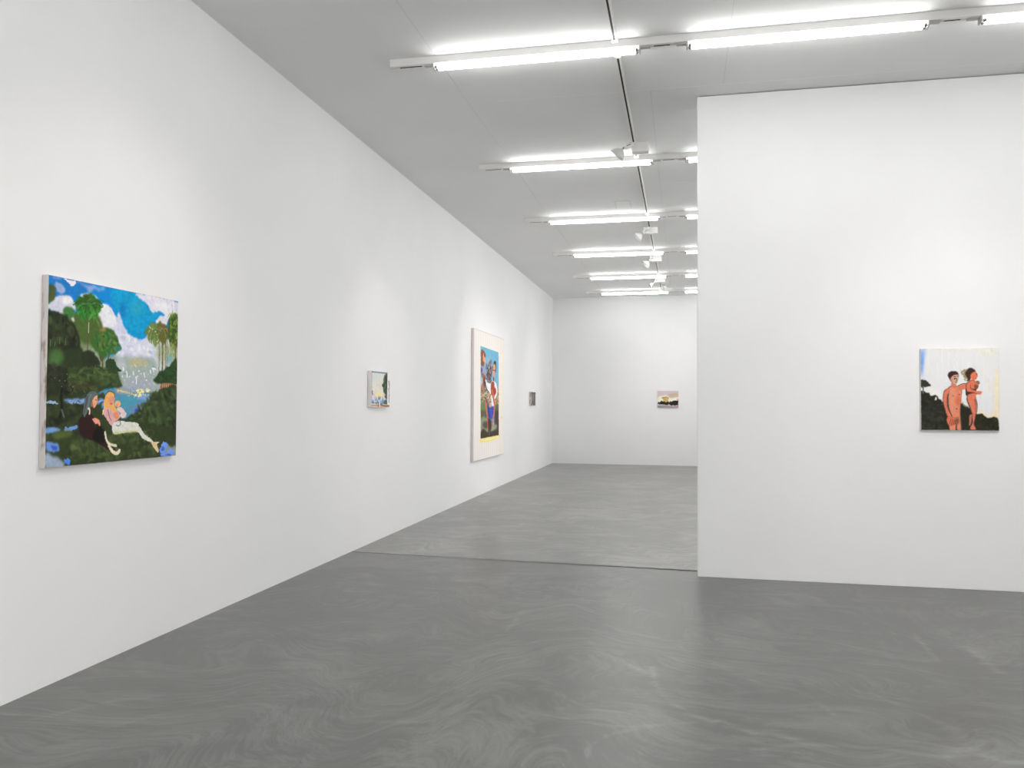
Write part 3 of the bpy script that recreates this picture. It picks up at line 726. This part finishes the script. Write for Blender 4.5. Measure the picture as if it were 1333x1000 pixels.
    A.dabs([(1130, 850), (1207, 800), (1207, 980), (1050, 960)], [(40, 78, 40), (36, 50, 30), (60, 84, 44)], 60, 20, 10, .5)
    P([(1078, 985), (1130, 975), (1207, 990), (1207, 1036), (1080, 1030)], (142, 96, 66), 1, 2)
    for x in range(1090, 1205, 16): S([(x, 985), (x, 1034)], 6, (206, 170, 140), 1, 1, .8)
    P([(1207, 1030), (1120, 1020), (1060, 1035), (1010, 1060), (990, 1120), (930, 1180), (850, 1240), (780, 1290), (700, 1340), (1207, 1640)], (50, 62, 36), 3, 6)
    A.dabs([(1010, 1060), (1200, 1040), (1200, 1350), (800, 1320)], [(62, 82, 44), (42, 50, 32), (72, 92, 54), (56, 70, 42)], 220, 34, 16, .5)
    # left ground and water
    P([(135, 1120), (300, 1100), (560, 1060), (620, 1100), (600, 1200), (850, 1290), (1207, 1360), (1207, 1575), (135, 1690)], (52, 62, 36), 2, 4)
    A.dabs([(135, 1150), (420, 1120), (420, 1400), (135, 1450)], [(38, 44, 30), (58, 70, 42), (46, 52, 34)], 120, 30, 14, .2)
    A.dabs([(400, 1400), (1000, 1380), (1100, 1560), (300, 1650)], [(70, 84, 46), (46, 56, 34), (60, 72, 40), (84, 96, 54)], 220, 30, 18, .4)
    P([(135, 1132), (200, 1132), (235, 1148), (200, 1152), (135, 1146)], (150, 176, 200), 1, 2)
    P([(285, 1115), (350, 1110), (450, 1112), (600, 1105), (612, 1140), (560, 1152), (440, 1148), (330, 1140)], (118, 154, 206), 2, 3)
    A.dabs([(290, 1110), (600, 1105), (600, 1145), (300, 1145)], [(180, 200, 225), (90, 130, 200), (60, 70, 60)], 36, 18, 5, 0)
    P([(135, 1350), (200, 1345), (260, 1365), (200, 1385), (160, 1398), (135, 1395)], (112, 150, 205), 2, 3)
    P([(285, 1352), (340, 1345), (393, 1335), (390, 1365), (350, 1368), (300, 1378)], (108, 146, 208), 1, 3)
    P([(230, 1385), (330, 1375), (340, 1410), (240, 1440), (180, 1420)], (84, 100, 50), 4, 4, .9)
    P([(135, 1470), (190, 1470), (240, 1490), (240, 1535), (200, 1545), (135, 1530)], (110, 145, 215), 2, 4)
    P([(180, 1500), (235, 1500), (230, 1535), (190, 1530)], (50, 90, 180), 2, 3)
    P([(135, 1560), (200, 1590), (280, 1620), (280, 1665), (135, 1690)], (150, 166, 186), 4, 5)
    P([(280, 1622), (320, 1605), (338, 1630), (325, 1655), (290, 1640)], (80, 130, 220), 1, 3)
    P([(1120, 1480), (1160, 1500), (1207, 1490), (1207, 1575), (1090, 1570)], (140, 148, 150), 4, 4)
    for x, y, a, b in ((1115, 1492, 30, 22), (1100, 1530, 26, 30), (1165, 1548, 32, 24), (1125, 1565, 50, 16)): E(x, y, a, b, (112, 150, 226), 1, 3)
    E(1100, 1520, 12, 20, (60, 100, 200), 1, 2); E(1145, 1570, 26, 8, (60, 96, 190), 1, 2)
    # bare dark tree
    S([(262, 1010), (256, 1100), (262, 1180), (250, 1262)], 17, (26, 30, 26), 1, 1)
    S([(262, 1200), (282, 1262)], 12, (98, 104, 100), 2, 1); S([(290, 1050), (330, 1058), (352, 1030), (330, 1005)], 6, (24, 28, 24), 1, 1)
    for x, y in ((300, 905), (322, 930), (260, 1010), (240, 960), (350, 1010), (200, 940), (285, 960)): E(x, y, 5, 5, (120, 128, 120), 1, 1, .8)
    # figure in dark robe
    o = 857
    def Q(*l): return [(x, y + o) for x, y in l]
    P(Q((480, 325), (502, 365), (530, 408), (565, 440), (590, 500), (640, 560), (655, 610), (700, 670), (725, 705), (680, 690), (600, 640), (540, 600), (450, 580), (405, 510), (415, 420), (450, 350)), (48, 30, 30), 1, 2)
    P(Q((560, 470), (620, 520), (640, 580), (600, 620), (520, 590)), (26, 24, 20), 3, 2, .9)
    P(Q((440, 375), (446, 270), (480, 205), (520, 190), (550, 205), (558, 235), (530, 262), (500, 320), (480, 350), (450, 400)), (92, 102, 102), 1, 1)
    S(Q((470, 230), (460, 300), (450, 360)), 6, (60, 70, 72), 1, 1); S(Q((500, 215), (485, 260), (478, 320)), 5, (130, 138, 138), 1, 1)
    P(Q((514, 262), (535, 230), (552, 228), (554, 270), (545, 305), (530, 325), (510, 315), (505, 285)), (226, 164, 122), 1, 0)
    S(Q((508, 270), (512, 300), (520, 320)), 7, (150, 70, 56), 1, 0); S(Q((536, 260), (548, 262)), 4, (80, 50, 40), 1, 0)
    S(Q((480, 330), (492, 345), (490, 375)), 10, (232, 222, 190), 1, 1)
    P(Q((515, 420), (540, 412), (568, 425), (580, 455), (576, 478), (560, 455), (545, 462), (530, 445)), (226, 150, 124), 1, 0)
    S(Q((622, 530), (634, 590), (660, 625), (715, 640)), 15, (220, 214, 190), 1, 1); S(Q((655, 640), (690, 690), (725, 700), (742, 680)), 20, (226, 216, 188), 1, 1)
    # figure in white trousers
    P(Q((604, 375), (598, 350), (630, 320), (700, 330), (745, 395), (720, 430), (690, 470), (668, 470), (640, 430)), (216, 168, 164), 1, 1)
    P(Q((612, 340), (606, 280), (625, 215), (655, 190), (690, 205), (698, 240), (690, 275), (700, 320), (722, 350), (715, 375), (680, 350), (650, 330), (625, 325)), (236, 172, 98), 1, 1)
    P(Q((655, 240), (680, 228), (690, 255), (684, 290), (664, 300), (652, 275)), (226, 150, 126), 1, 0)
    S(Q((612, 255), (618, 220), (650, 188), (690, 205), (696, 240)), 4, (30, 34, 26), 1, 0); S(Q((662, 292), (672, 292)), 5, (190, 40, 40), 1, 0)
    S(Q((640, 340), (655, 400), (670, 430)), 5, (120, 90, 120), 1, 0); S(Q((604, 345), (600, 380)), 7, (230, 215, 150), 1, 0)
    P(Q((690, 370), (715, 360), (735, 395), (715, 420), (690, 400)), (222, 140, 110), 2, 1)
    E(722, 292 + o, 24, 27, (238, 178, 112), 1, 0); E(716, 304 + o, 9, 10, (205, 120, 90), 2, 0, .7)
    P(Q((715, 330), (745, 318), (775, 345), (794, 375), (785, 400), (755, 408), (738, 390), (745, 370), (725, 350)), (224, 198, 196), 1, 1)
    P(Q((678, 475), (700, 440), (745, 432), (800, 440), (880, 450), (905, 480), (950, 545), (1010, 590), (1020, 612), (975, 600), (930, 575), (888, 525), (800, 530), (705, 542), (682, 520)), (218, 217, 208), 1, 1)
    P(Q((690, 525), (780, 520), (880, 510), (880, 530), (780, 535), (700, 545)), (190, 196, 130), 2, 2, .8)
    S(Q((705, 440), (735, 430), (750, 455), (735, 475), (712, 470)), 5, (110, 120, 120), 1, 1)
    P(Q((1000, 600), (1030, 605), (1072, 608), (1050, 630), (1068, 680), (1055, 692), (1030, 660), (1010, 630)), (216, 194, 154), 1, 1)
    A.img *= (1 + 0.035 * vnoise(A.h, A.w, (2, 2), 77, 2))[:, :, None]
    return A
hang('large landscape painting of palms, blue sky and two seated figures, nearest on the left wall',
     (X_LEFT, 3.484, 1.117), LW['right'], LW['depth'], 1.073, 0.982, 0.038, M_EDGE_A, paint_a(), M_PAINT, GAIN)

# ---- small pale landscape
def paint_b():
    A = Art(130, 110, [(312, 170), (627, 203), (627, 796), (312, 810)], (226, 222, 222))
    P = A.poly; S = A.stroke; E = A.ell
    P([(318, 190), (585, 215), (588, 745), (318, 735)], (220, 218, 206), 0, 0, curve=False)
    P([(318, 190), (585, 215), (585, 330), (318, 330)], (208, 216, 210), 6, 3, .8, curve=False)
    P([(318, 560), (585, 560), (588, 680), (318, 680)], (222, 204, 204), 5, 4, .9, curve=False)
    E(445, 600, 70, 46, (250, 226, 170), 5, 3); E(440, 590, 34, 24, (252, 220, 150), 3, 2)
    P([(585, 205), (560, 215), (548, 260), (522, 290), (532, 340), (535, 390), (495, 410), (505, 455), (540, 470), (520, 500), (530, 550), (588, 565)], (74, 84, 62), 1, 3)
    A.dabs([(585, 210), (540, 260), (510, 420), (540, 550), (588, 550)], [(50, 56, 42), (110, 124, 96), (62, 78, 54)], 50, 14, 20, 0)
    P([(588, 560), (560, 580), (545, 620), (560, 650), (588, 650)], (100, 86, 80), 1, 3)
    P([(318, 690), (400, 680), (500, 690), (585, 670), (588, 745), (318, 738)], (116, 166, 196), 1, 3)
    P([(318, 725), (500, 735), (588, 720), (588, 748), (318, 740)], (84, 104, 104), 1, 3)
    P([(530, 700), (560, 680), (588, 690), (588, 745), (530, 740)], (80, 92, 70), 1, 3)
    A.dabs([(360, 640), (520, 640), (520, 720), (360, 720)], [(238, 236, 240), (110, 110, 130), (200, 180, 190), (90, 140, 190)], 40, 7, 16, 0)
    S([(325, 535), (322, 560), (335, 580)], 14, (96, 92, 84), 1, 2)
    S([(316, 188), (420, 198), (586, 214)], 9, (104, 124, 156), 1, 1); S([(316, 188), (316, 460), (316, 735)], 7, (130, 148, 176), 1, 1)
    P([(590, 203), (627, 207), (627, 796), (590, 790)], (232, 228, 228), 0, 0, curve=False)
    S([(612, 352), (620, 450), (616, 560), (622, 715)], 16, (140, 128, 138), 2, 4); S([(625, 350), (625, 460)], 8, (150, 130, 130), 1, 2)
    P([(306, 762), (627, 765), (627, 797), (306, 797)], (198, 138, 98), 1, 2, curve=False)
    S([(440, 720), (436, 790)], 8, (80, 80, 84), 1, 1); S([(458, 690), (460, 790)], 10, (236, 236, 236), 1, 1); S([(476, 760), (560, 785), (620, 778)], 10, (120, 90, 80), 1, 2)
    return A
hang('small pale sunset painting with an orange strip along its bottom, on the left wall',
     (X_LEFT, 7.808, 1.417), LW['right'], LW['depth'], 0.524, 0.378, 0.043, M_EDGE_B, paint_b(), M_PAINT, GAIN)

# ---- tall picture on striped fabric
def paint_c():
    o1, o2 = 833, 1667
    A = Art(170, 420, [(33, -195), (688, -12), (688, 2535), (33, 2683)], (236, 229, 220))
    P = A.poly; S = A.stroke; E = A.ell
    base = None
    for k in range(24):
        A.put(np.exp(-((A.xx - (k + 0.6) * 7.1) / 1.5) ** 2), (204, 195, 200), 0.55, 0.02)
    A.put((A.xx > 148).astype(float), (226, 220, 206), 0.55, 0.02)
    P([(150, 120), (168, 120), (168, 2250), (150, 2250)], (236, 230, 216), 1, 0, .8, curve=False)
    P([(585, 300), (680, 330), (680, 1500), (590, 1500)], (230, 222, 204), 5, 2, .5, curve=False)
    fabric = A.img.copy()
    P([(168, 168), (568, 285), (582, 2128), (182, 2199)], (112, 176, 206), 0, 0, curve=False)
    P([(168, 168), (568, 285), (570, 420), (170, 330)], (100, 178, 206), 3, 2, tex=.1)
    P([(420, 300), (566, 330), (570, 760), (480, 820), (420, 520)], (104, 170, 210), 6, 4)
    P([(300, 500), (400, 430), (420, 560), (330, 760)], (150, 180, 190), 5, 4, .8)
    P([(340, 560), (380, 480), (410, 500), (415, 760), (380, 960), (330, 980), (300, 760)], (108, 84, 84), 3, 5)
    A.dabs([(280, 560), (415, 500), (415, 1000), (290, 1000)], [(150, 150, 165), (96, 72, 72), (170, 120, 104), (140, 165, 190), (76, 58, 60)], 90, 12, 34, 0)
    # woman on the left
    P([(185, 280), (215, 258), (255, 290), (278, 360), (250, 520), (240, 640), (190, 640), (180, 480)], (146, 80, 54), 1, 3)
    P([(220, 360), (250, 330), (270, 420), (278, 500), (255, 530), (225, 480)], (222, 146, 106), 1, 2)
    S([(252, 350), (262, 395)], 14, (40, 30, 34), 1, 0); S([(262, 440), (270, 520)], 12, (226, 196, 170), 1, 1)
    P([(175, 640), (230, 600), (290, 680), (300, 800), (250, 780), (180, 740)], (140, 160, 200), 2, 4)
    P([(180, 640), (210, 650), (205, 740), (180, 750)], (90, 76, 130), 2, 3)
    P([(190, 760), (240, 770), (290, 860), (280, 1000), (250, 1110), (200, 1060), (210, 900)], (172, 94, 70), 2, 4)
    P([(250, 840), (285, 900), (275, 1060), (250, 1100)], (96, 66, 56), 2, 4)
    P([(180, 880), (215, 900), (215, 1010), (180, 1020)], (180, 190, 205), 2, 2)
    P([(180, 1040), (250, 1050), (260, 1180), (190, 1200)], (184, 120, 92), 3, 5)
    # middle ground
    P([(180, 1160), (575, 1100), (578, 1500), (180, 1480)], (186, 164, 112), 3, 5)
    A.dabs([(180, 1120), (400, 1130), (400, 1450), (180, 1450)], [(210, 190, 140), (170, 96, 80), (150, 130, 120), (216, 200, 200), (130, 140, 80), (90, 70, 66)], 160, 22, 14, 0)
    A.dabs([(500, 1050), (575, 1030), (578, 1500), (500, 1500)], [(214, 180, 110), (90, 76, 64), (210, 140, 90), (160, 150, 110)], 60, 10, 26, 0)
    P([(180, 1420), (310, 1400), (330, 1760), (180, 1800)], (104, 130, 84), 4, 5)
    P([(180, 1600), (290, 1590), (320, 1740), (180, 1760)], (92, 90, 70), 3, 4)
    P([(180, 1720), (300, 1720), (310, 1780), (180, 1800)], (104, 134, 66), 2, 4)
    P([(490, 1480), (578, 1460), (578, 1800), (500, 1800)], (96, 104, 66), 3, 4)
    P([(480, 1660), (578, 1620), (580, 2126), (490, 2140)], (84, 72, 60), 3, 5)
    P([(184, 1780), (340, 1780), (360, 2140), (184, 2190)], (142, 146, 116), 3, 4)
    P([(230, 1850), (330, 1830), (345, 1960), (240, 1940)], (92, 84, 72), 3, 5)
    P([(450, 1880), (540, 1890), (520, 1990), (430, 2010)], (150, 152, 120), 3, 5)
    P([(186, 2060), (250, 1990), (350, 2060), (500, 2020), (582, 2060), (582, 2130), (184, 2199)], (72, 62, 46), 2, 4)
    # man in white shirt, red waistcoat, blue shorts
    P([(470, 490), (490, 480), (512, 520), (515, 640), (505, 740), (440, 700), (438, 590)], (62, 60, 62), 1, 2)
    P([(445, 590), (465, 545), (495, 570), (500, 660), (490, 760), (475, 860), (450, 840), (440, 720)], (226, 158, 118), 1, 2)
    S([(442, 690), (500, 690)], 12, (120, 70, 64), 1, 1); S([(460, 850), (460, 940)], 18, (84, 40, 44), 1, 1)
    P([(285, 880), (320, 960), (390, 980), (420, 930), (500, 950), (535, 1040), (548, 1150), (520, 1280), (480, 1320), (430, 1200), (400, 1200), (330, 1130), (290, 1020)], (232, 230, 232), 1, 3)
    S([(282, 960), (295, 1080), (350, 1180)], 12, (50, 44, 44), 1, 1)
    P([(400, 980), (440, 940), (470, 960), (480, 1060), (515, 1110), (512, 1200), (480, 1260), (470, 1350), (480, 1420), (465, 1440), (435, 1280), (405, 1200)], (168, 70, 52), 1, 2)
    S([(430, 1130), (450, 1220), (465, 1300)], 22, (226, 120, 92), 2, 2)
    P([(415, 1240), (440, 1300), (465, 1430), (470, 1490), (430, 1480), (410, 1360)], (226, 226, 228), 1, 2)
    P([(325, 1430), (350, 1440), (380, 1510), (430, 1490), (470, 1480), (462, 1640), (430, 1760), (395, 1760), (345, 1720), (330, 1640)], (58, 76, 190), 1, 3)
    S([(345, 1480), (370, 1700)], 24, (60, 66, 100), 2, 3); S([(400, 1560), (410, 1700)], 12, (80, 100, 225), 1, 2)
    S([(270, 1290), (300, 1340), (320, 1410)], 24, (86, 86, 96), 1, 2)
    S([(285, 1380), (300, 1540), (330, 1740), (340, 1900), (345, 1980)], 26, (216, 100, 76), 1, 1)
    S([(488, 1380), (480, 1560), (450, 1740), (425, 1900), (405, 2010)], 26, (206, 98, 76), 1, 1)
    P([(345, 1760), (400, 1770), (420, 1860), (395, 2080), (350, 2100)], (70, 60, 50), 2, 3)
    S([(372, 2010), (372, 2120)], 12, (96, 106, 84), 1, 2)
    full = A.img.copy(); A.img = fabric.copy(); A.k = 0.0
    P([(168, 168), (568, 285), (582, 2128), (182, 2199)], (1, 1, 1), 0, 0, tex=0, curve=False)
    pm = (A.img.mean(2) < 2)[:, :, None]; A.img = np.where(pm, full, fabric); A.k = 1.0
    g_ = A.img.mean(2, keepdims=True); A.img = g_ + (A.img - g_) * 0.85
    # yellow strip under the picture
    P([(182, 2203), (582, 2132), (582, 2180), (480, 2235), (330, 2262), (190, 2275)], (236, 214, 140), 1, 3)
    S([(200, 2240), (420, 2200), (570, 2160)], 14, (246, 226, 160), 1, 2)
    S([(625, 1745), (655, 1735)], 16, (226, 205, 140), 2, 2)
    return A
hang('tall painting with a narrow figure picture set in a cream striped fabric border',
     (X_LEFT, 11.94, 0.567), LW['right'], LW['depth'], 2.12, 2.062, 0.047, M_EDGE_C, paint_c(), M_PAINT_FLAT, GAIN, bevel=0.012)

# ---- small grey painting
def paint_d():
    A = Art(60, 50, [(340, 290), (458, 290), (458, 715), (340, 780)], (96, 90, 84))
    P = A.poly; S = A.stroke
    P([(340, 290), (370, 290), (370, 760), (340, 780)], (176, 172, 164), 1, 1)
    S([(375, 325), (450, 325)], 34, (70, 68, 66), 1, 1, curve=False); S([(380, 370), (440, 370)], 22, (150, 148, 150), 1, 1, curve=False)
    S([(385, 420), (385, 640)], 16, (60, 54, 50), 1, 1, curve=False); S([(412, 430), (416, 620)], 16, (128, 124, 118), 1, 1); S([(448, 400), (448, 700)], 22, (78, 72, 66), 1, 1)
    S([(345, 640), (355, 700)], 16, (214, 204, 180), 1, 1); S([(365, 660), (365, 740)], 12, (130, 96, 76), 1, 1)
    A.dabs([(340, 290), (458, 290), (458, 715), (340, 780)], [(60, 56, 52), (150, 146, 140), (100, 92, 84)], 40, 6, 30, 0)
    return A
hang('tiny dark grey painting at the far end of the left wall',
     (X_LEFT, 16.73, 1.435), LW['right'], LW['depth'], 0.56, 0.288, 0.035, M_EDGE_D, paint_d(), M_PAINT, GAIN)

# ---- portrait on the partition
def paint_e():
    A = Art(260, 260, [(80, 66), (870, 62), (878, 918), (80, 912)], (224, 224, 224))
    P = A.poly; S = A.stroke; E = A.ell
    r = np.random.RandomState(5)
    for k in range(150):
        x = r.uniform(90, 870); y = r.uniform(70, 600); L = r.uniform(50, 220)
        c = [(232, 230, 231), (214, 217, 224), (224, 222, 212), (233, 233, 229), (218, 214, 220)][r.randint(5)]
        S([(x, y), (x + r.uniform(-10, 10), y + L)], r.uniform(5, 14), c, 2, 1, .5)
    P([(660, 62), (872, 62), (874, 110), (700, 120)], (226, 226, 204), 10, 6, .8)
    P([(150, 62), (600, 62), (600, 78), (150, 78)], (222, 222, 208), 3, 2, .8)
    for x, y in ((760, 400), (800, 480), (765, 470), (690, 300)): E(x, y, 12, 34, (230, 214, 190), 4, 4, .7)
    P([(835, 320), (872, 320), (876, 780), (800, 790), (830, 700)], (238, 222, 180), 6, 5, .8)
    P([(660, 715), (720, 735), (760, 770), (850, 750), (860, 790), (700, 770)], (246, 214, 150), 6, 4, .9)
    P([(80, 66), (130, 66), (125, 130), (110, 220), (100, 340), (80, 340)], (168, 188, 226), 4, 4)
    P([(82, 110), (102, 110), (112, 180), (100, 260), (92, 330), (80, 330)], (104, 156, 226), 3, 3)
    P([(80, 330), (130, 330), (150, 500), (80, 500)], (210, 216, 230), 5, 4, .7)
    P([(100, 470), (200, 480), (290, 560), (200, 560), (120, 510)], (236, 232, 226), 6, 5, .8)
    # dark hill
    P([(80, 505), (110, 500), (140, 520), (165, 525), (180, 560), (205, 550), (230, 545), (250, 560), (262, 590), (290, 600), (320, 650), (480, 640), (505, 625), (530, 655), (560, 668), (590, 700), (620, 735), (660, 745), (700, 742), (740, 772), (775, 795), (800, 780), (825, 772), (850, 780), (870, 805), (878, 918), (80, 912)], (43, 42, 30), 1, 2, curve=False)
    E(232, 580, 10, 18, (226, 222, 214), 1, 3)
    A.dabs([(90, 600), (300, 640), (300, 900), (90, 900)], [(52, 60, 50), (38, 38, 28), (48, 52, 40)], 70, 30, 20, .4)
    A.dabs([(660, 770), (860, 810), (860, 900), (660, 900)], [(50, 52, 34), (36, 36, 26), (44, 42, 30)], 50, 24, 16, .4)
    P([(480, 600), (505, 612), (535, 650), (560, 660), (562, 672), (520, 660)], (206, 190, 150), 2, 2, .7)
    # umbrella shaped tree
    P([(80, 392), (110, 388), (145, 400), (165, 425), (180, 452), (140, 460), (110, 464), (80, 460)], (48, 52, 36), 1, 2)
    S([(104, 462), (103, 525)], 18, (96, 100, 88), 2, 2)
    # man
    P([(395, 448), (355, 475), (318, 502), (306, 560), (303, 610), (318, 690), (340, 760), (360, 770), (372, 915), (497, 915), (490, 790), (485, 700), (492, 560), (500, 500), (470, 460)], (60, 46, 44), 1, 0)
    P([(398, 452), (358, 478), (322, 506), (310, 565), (308, 612), (326, 690), (350, 765), (378, 775), (376, 740), (352, 680), (345, 610), (356, 540)], (224, 112, 78), 1, 1)
    P([(372, 490), (402, 455), (452, 458), (492, 475), (496, 540), (484, 640), (480, 740), (488, 915), (452, 915), (440, 830), (432, 915), (376, 915), (370, 800), (368, 700), (362, 600)], (222, 128, 94), 1, 1)
    P([(420, 590), (450, 560), (482, 560), (478, 640), (450, 660), (420, 620)], (216, 96, 60), 4, 2, .85)
    P([(372, 500), (420, 480), (440, 600), (420, 700), (380, 680)], (226, 146, 112), 6, 3, .7)
    S([(358, 540), (352, 620), (372, 710), (395, 765)], 12, (92, 70, 64), 1, 0)
    E(410, 555, 9, 6, (180, 90, 66), 1, 0); E(474, 541, 9, 7, (150, 74, 60), 1, 0); E(445, 690, 6, 10, (110, 60, 50), 1, 0)
    P([(455, 455), (500, 434), (538, 425), (545, 450), (545, 482), (510, 488), (480, 500)], (222, 116, 82), 1, 1)
    S([(458, 450), (500, 430), (540, 424)], 6, (60, 46, 44), 1, 0)
    P([(398, 395), (440, 425), (442, 465), (425, 475), (392, 455)], (206, 120, 94), 1, 0)
    P([(378, 390), (362, 360), (356, 335), (372, 306), (412, 296), (450, 304), (466, 330), (466, 350), (440, 345), (400, 360), (392, 400)], (58, 34, 34), 1, 1)
    P([(386, 375), (400, 350), (432, 334), (464, 338), (468, 365), (458, 400), (446, 428), (424, 432), (402, 412), (384, 402)], (204, 160, 132), 1, 0)
    P([(384, 370), (396, 368), (404, 400), (398, 410), (384, 400)], (206, 112, 88), 1, 0)
    for q in ([(416, 358), (440, 352)], [(422, 372), (440, 368)], [(452, 350), (464, 352)], [(446, 372), (450, 392), (440, 396)], [(432, 412), (448, 408)], [(420, 380), (436, 378)]):
        S(q, 6, (58, 44, 44), 1, 0, curve=False)
    # hand resting at the hip
    P([(345, 790), (365, 765), (400, 775), (425, 795), (440, 820), (425, 850), (400, 870), (370, 868), (345, 830)], (216, 108, 76), 1, 1)
    for q in ([(385, 800), (372, 850)], [(402, 806), (392, 862)], [(420, 812), (412, 860)], [(436, 806), (428, 850)]): S(q, 6, (96, 56, 46), 1, 0, curve=False)
    P([(430, 795), (465, 790), (468, 835), (440, 850)], (120, 72, 58), 3, 1, .9)
    S([(440, 845), (436, 912)], 10, (58, 46, 40), 2, 0); S([(488, 640), (482, 740), (494, 912)], 8, (96, 74, 66), 1, 0)
    S([(380, 770), (430, 785), (470, 775)], 8, (170, 86, 66), 2, 0, .8)
    # woman holding a baby
    P([(535, 360), (528, 320), (548, 285), (578, 266), (612, 272), (640, 292), (622, 310), (600, 330), (592, 372), (570, 400), (545, 392)], (58, 40, 30), 1, 3)
    for x, y, a, b in ((512, 315, 24, 22), (535, 290, 20, 12), (540, 380, 18, 22), (530, 350, 14, 16)): E(x, y, a, b, (150, 136, 96), 1, 3)
    E(512, 312, 8, 7, (222, 216, 196), 1, 1); E(542, 386, 7, 8, (226, 220, 200), 1, 1)
    P([(542, 430), (575, 400), (610, 385), (632, 400), (640, 450), (648, 480), (640, 520), (640, 570), (656, 640), (652, 720), (640, 760), (628, 860), (640, 915), (585, 915), (600, 850), (598, 760), (578, 690), (548, 600), (548, 560), (540, 500)], (64, 46, 44), 1, 0)
    P([(588, 335), (612, 308), (632, 304), (654, 320), (656, 340), (664, 352), (648, 362), (642, 382), (618, 392), (600, 388), (588, 365)], (230, 110, 74), 1, 0)
    S([(646, 322), (656, 336)], 7, (52, 30, 26), 1, 0); S([(648, 366), (642, 376)], 6, (150, 60, 44), 1, 0)
    P([(548, 432), (580, 402), (612, 392), (632, 412), (636, 470), (600, 490), (560, 505), (546, 480)], (228, 112, 78), 1, 1)
    P([(556, 470), (600, 488), (660, 505), (704, 508), (700, 520), (690, 540), (660, 540), (620, 524), (560, 512), (550, 495)], (226, 110, 76), 1, 1)
    S([(560, 514), (620, 522), (650, 536)], 6, (60, 44, 40), 1, 0); S([(585, 440), (590, 475), (640, 492)], 6, (84, 54, 46), 1, 0)
    P([(552, 560), (580, 535), (640, 530), (636, 590), (650, 650), (648, 710), (636, 745), (606, 740), (590, 690), (560, 610)], (224, 116, 84), 1, 1)
    P([(604, 745), (636, 745), (628, 800), (618, 850), (640, 905), (590, 905), (585, 880), (604, 850), (608, 800)], (216, 118, 88), 1, 1)
    P([(575, 760), (600, 750), (596, 800), (590, 850), (570, 868), (572, 820)], (196, 108, 84), 1, 1)
    S([(624, 590), (636, 650), (634, 720)], 9, (120, 84, 76), 2, 0, .8)
    S([(540, 490), (545, 545)], 12, (52, 42, 38), 1, 1)
    P([(628, 440), (655, 430), (668, 450), (660, 480), (640, 485), (625, 465)], (136, 70, 54), 1, 1)
    E(657, 420, 23, 23, (186, 118, 84), 1, 1); S([(640, 408), (668, 404), (678, 425)], 6, (110, 70, 52), 1, 0); S([(655, 420), (668, 424)], 5, (80, 46, 38), 1, 0)
    g_ = A.img.mean(2, keepdims=True); A.img = g_ + (A.img - g_) * 0.87
    return A
hang('painting of a man and a woman with a baby before a dark hill',
     (1.872, Y_PART, 1.262), (1, 0, 0), (0, -1, 0), 0.572, 0.655, 0.028, M_EDGE, paint_e(), M_PAINT, GAIN)

# ---- tiny landscape on the back wall
def paint_f():
    A = Art(90, 74, [(165, 185), (965, 185), (965, 835), (165, 835)], (206, 190, 204))
    P = A.poly; S = A.stroke; E = A.ell
    P([(165, 330), (400, 300), (600, 330), (965, 240), (965, 460), (165, 460)], (206, 190, 172), 4, 4)
    P([(600, 290), (900, 260), (960, 300), (960, 420), (700, 450), (600, 420)], (196, 178, 156), 4, 4)
    P([(165, 430), (500, 360), (640, 460), (965, 430), (965, 640), (165, 640)], (236, 228, 214), 3, 4)
    P([(345, 440), (400, 432), (480, 425), (560, 445), (600, 450), (585, 520), (560, 600), (480, 625), (400, 590), (365, 510)], (202, 172, 104), 1, 3)
    S([(350, 455), (420, 445), (480, 422), (570, 455)], 22, (130, 104, 60), 1, 3)
    P([(165, 650), (200, 620), (260, 640), (300, 580), (330, 560), (370, 610), (430, 590), (480, 630), (550, 590), (590, 600), (600, 660), (630, 600), (660, 580), (700, 610), (780, 560), (880, 560), (965, 550), (965, 750), (880, 740), (820, 770), (780, 740), (700, 765), (640, 740), (590, 690), (560, 750), (450, 720), (320, 715), (165, 695)], (44, 41, 31), 0, 2, curve=False)
    P([(165, 720), (450, 735), (640, 780), (800, 790), (965, 760), (965, 835), (165, 835)], (176, 164, 174), 1, 2)
    P([(165, 770), (600, 775), (800, 800), (965, 790), (965, 835), (165, 835)], (152, 148, 146), 2, 2)
    S([(175, 735), (450, 745)], 18, (206, 194, 208), 1, 2)
    E(930, 515, 26, 26, (206, 96, 80), 2, 1); E(912, 768, 26, 20, (212, 104, 90), 2, 1)
    return A
hang('tiny landscape painting with a dark tree line, alone on the back wall',
     (-0.605, Y_BACK, 1.398), (1, 0, 0), (0, -1, 0), 0.50, 0.405, 0.03, M_EDGE, paint_f(), M_PAINT, GAIN)

# ------------------------------------------------------------------ world and colour management
w = bpy.data.worlds.new('world'); bpy.context.scene.world = w; w.use_nodes = True
w.node_tree.nodes['Background'].inputs['Color'].default_value = (1.0, 1.0, 1.0, 1)
w.node_tree.nodes['Background'].inputs['Strength'].default_value = SKY
vs = bpy.context.scene.view_settings
vs.view_transform = 'Standard'; vs.look = 'None'; vs.gamma = 1.0; vs.use_curve_mapping = False
vs.exposure = EXPO
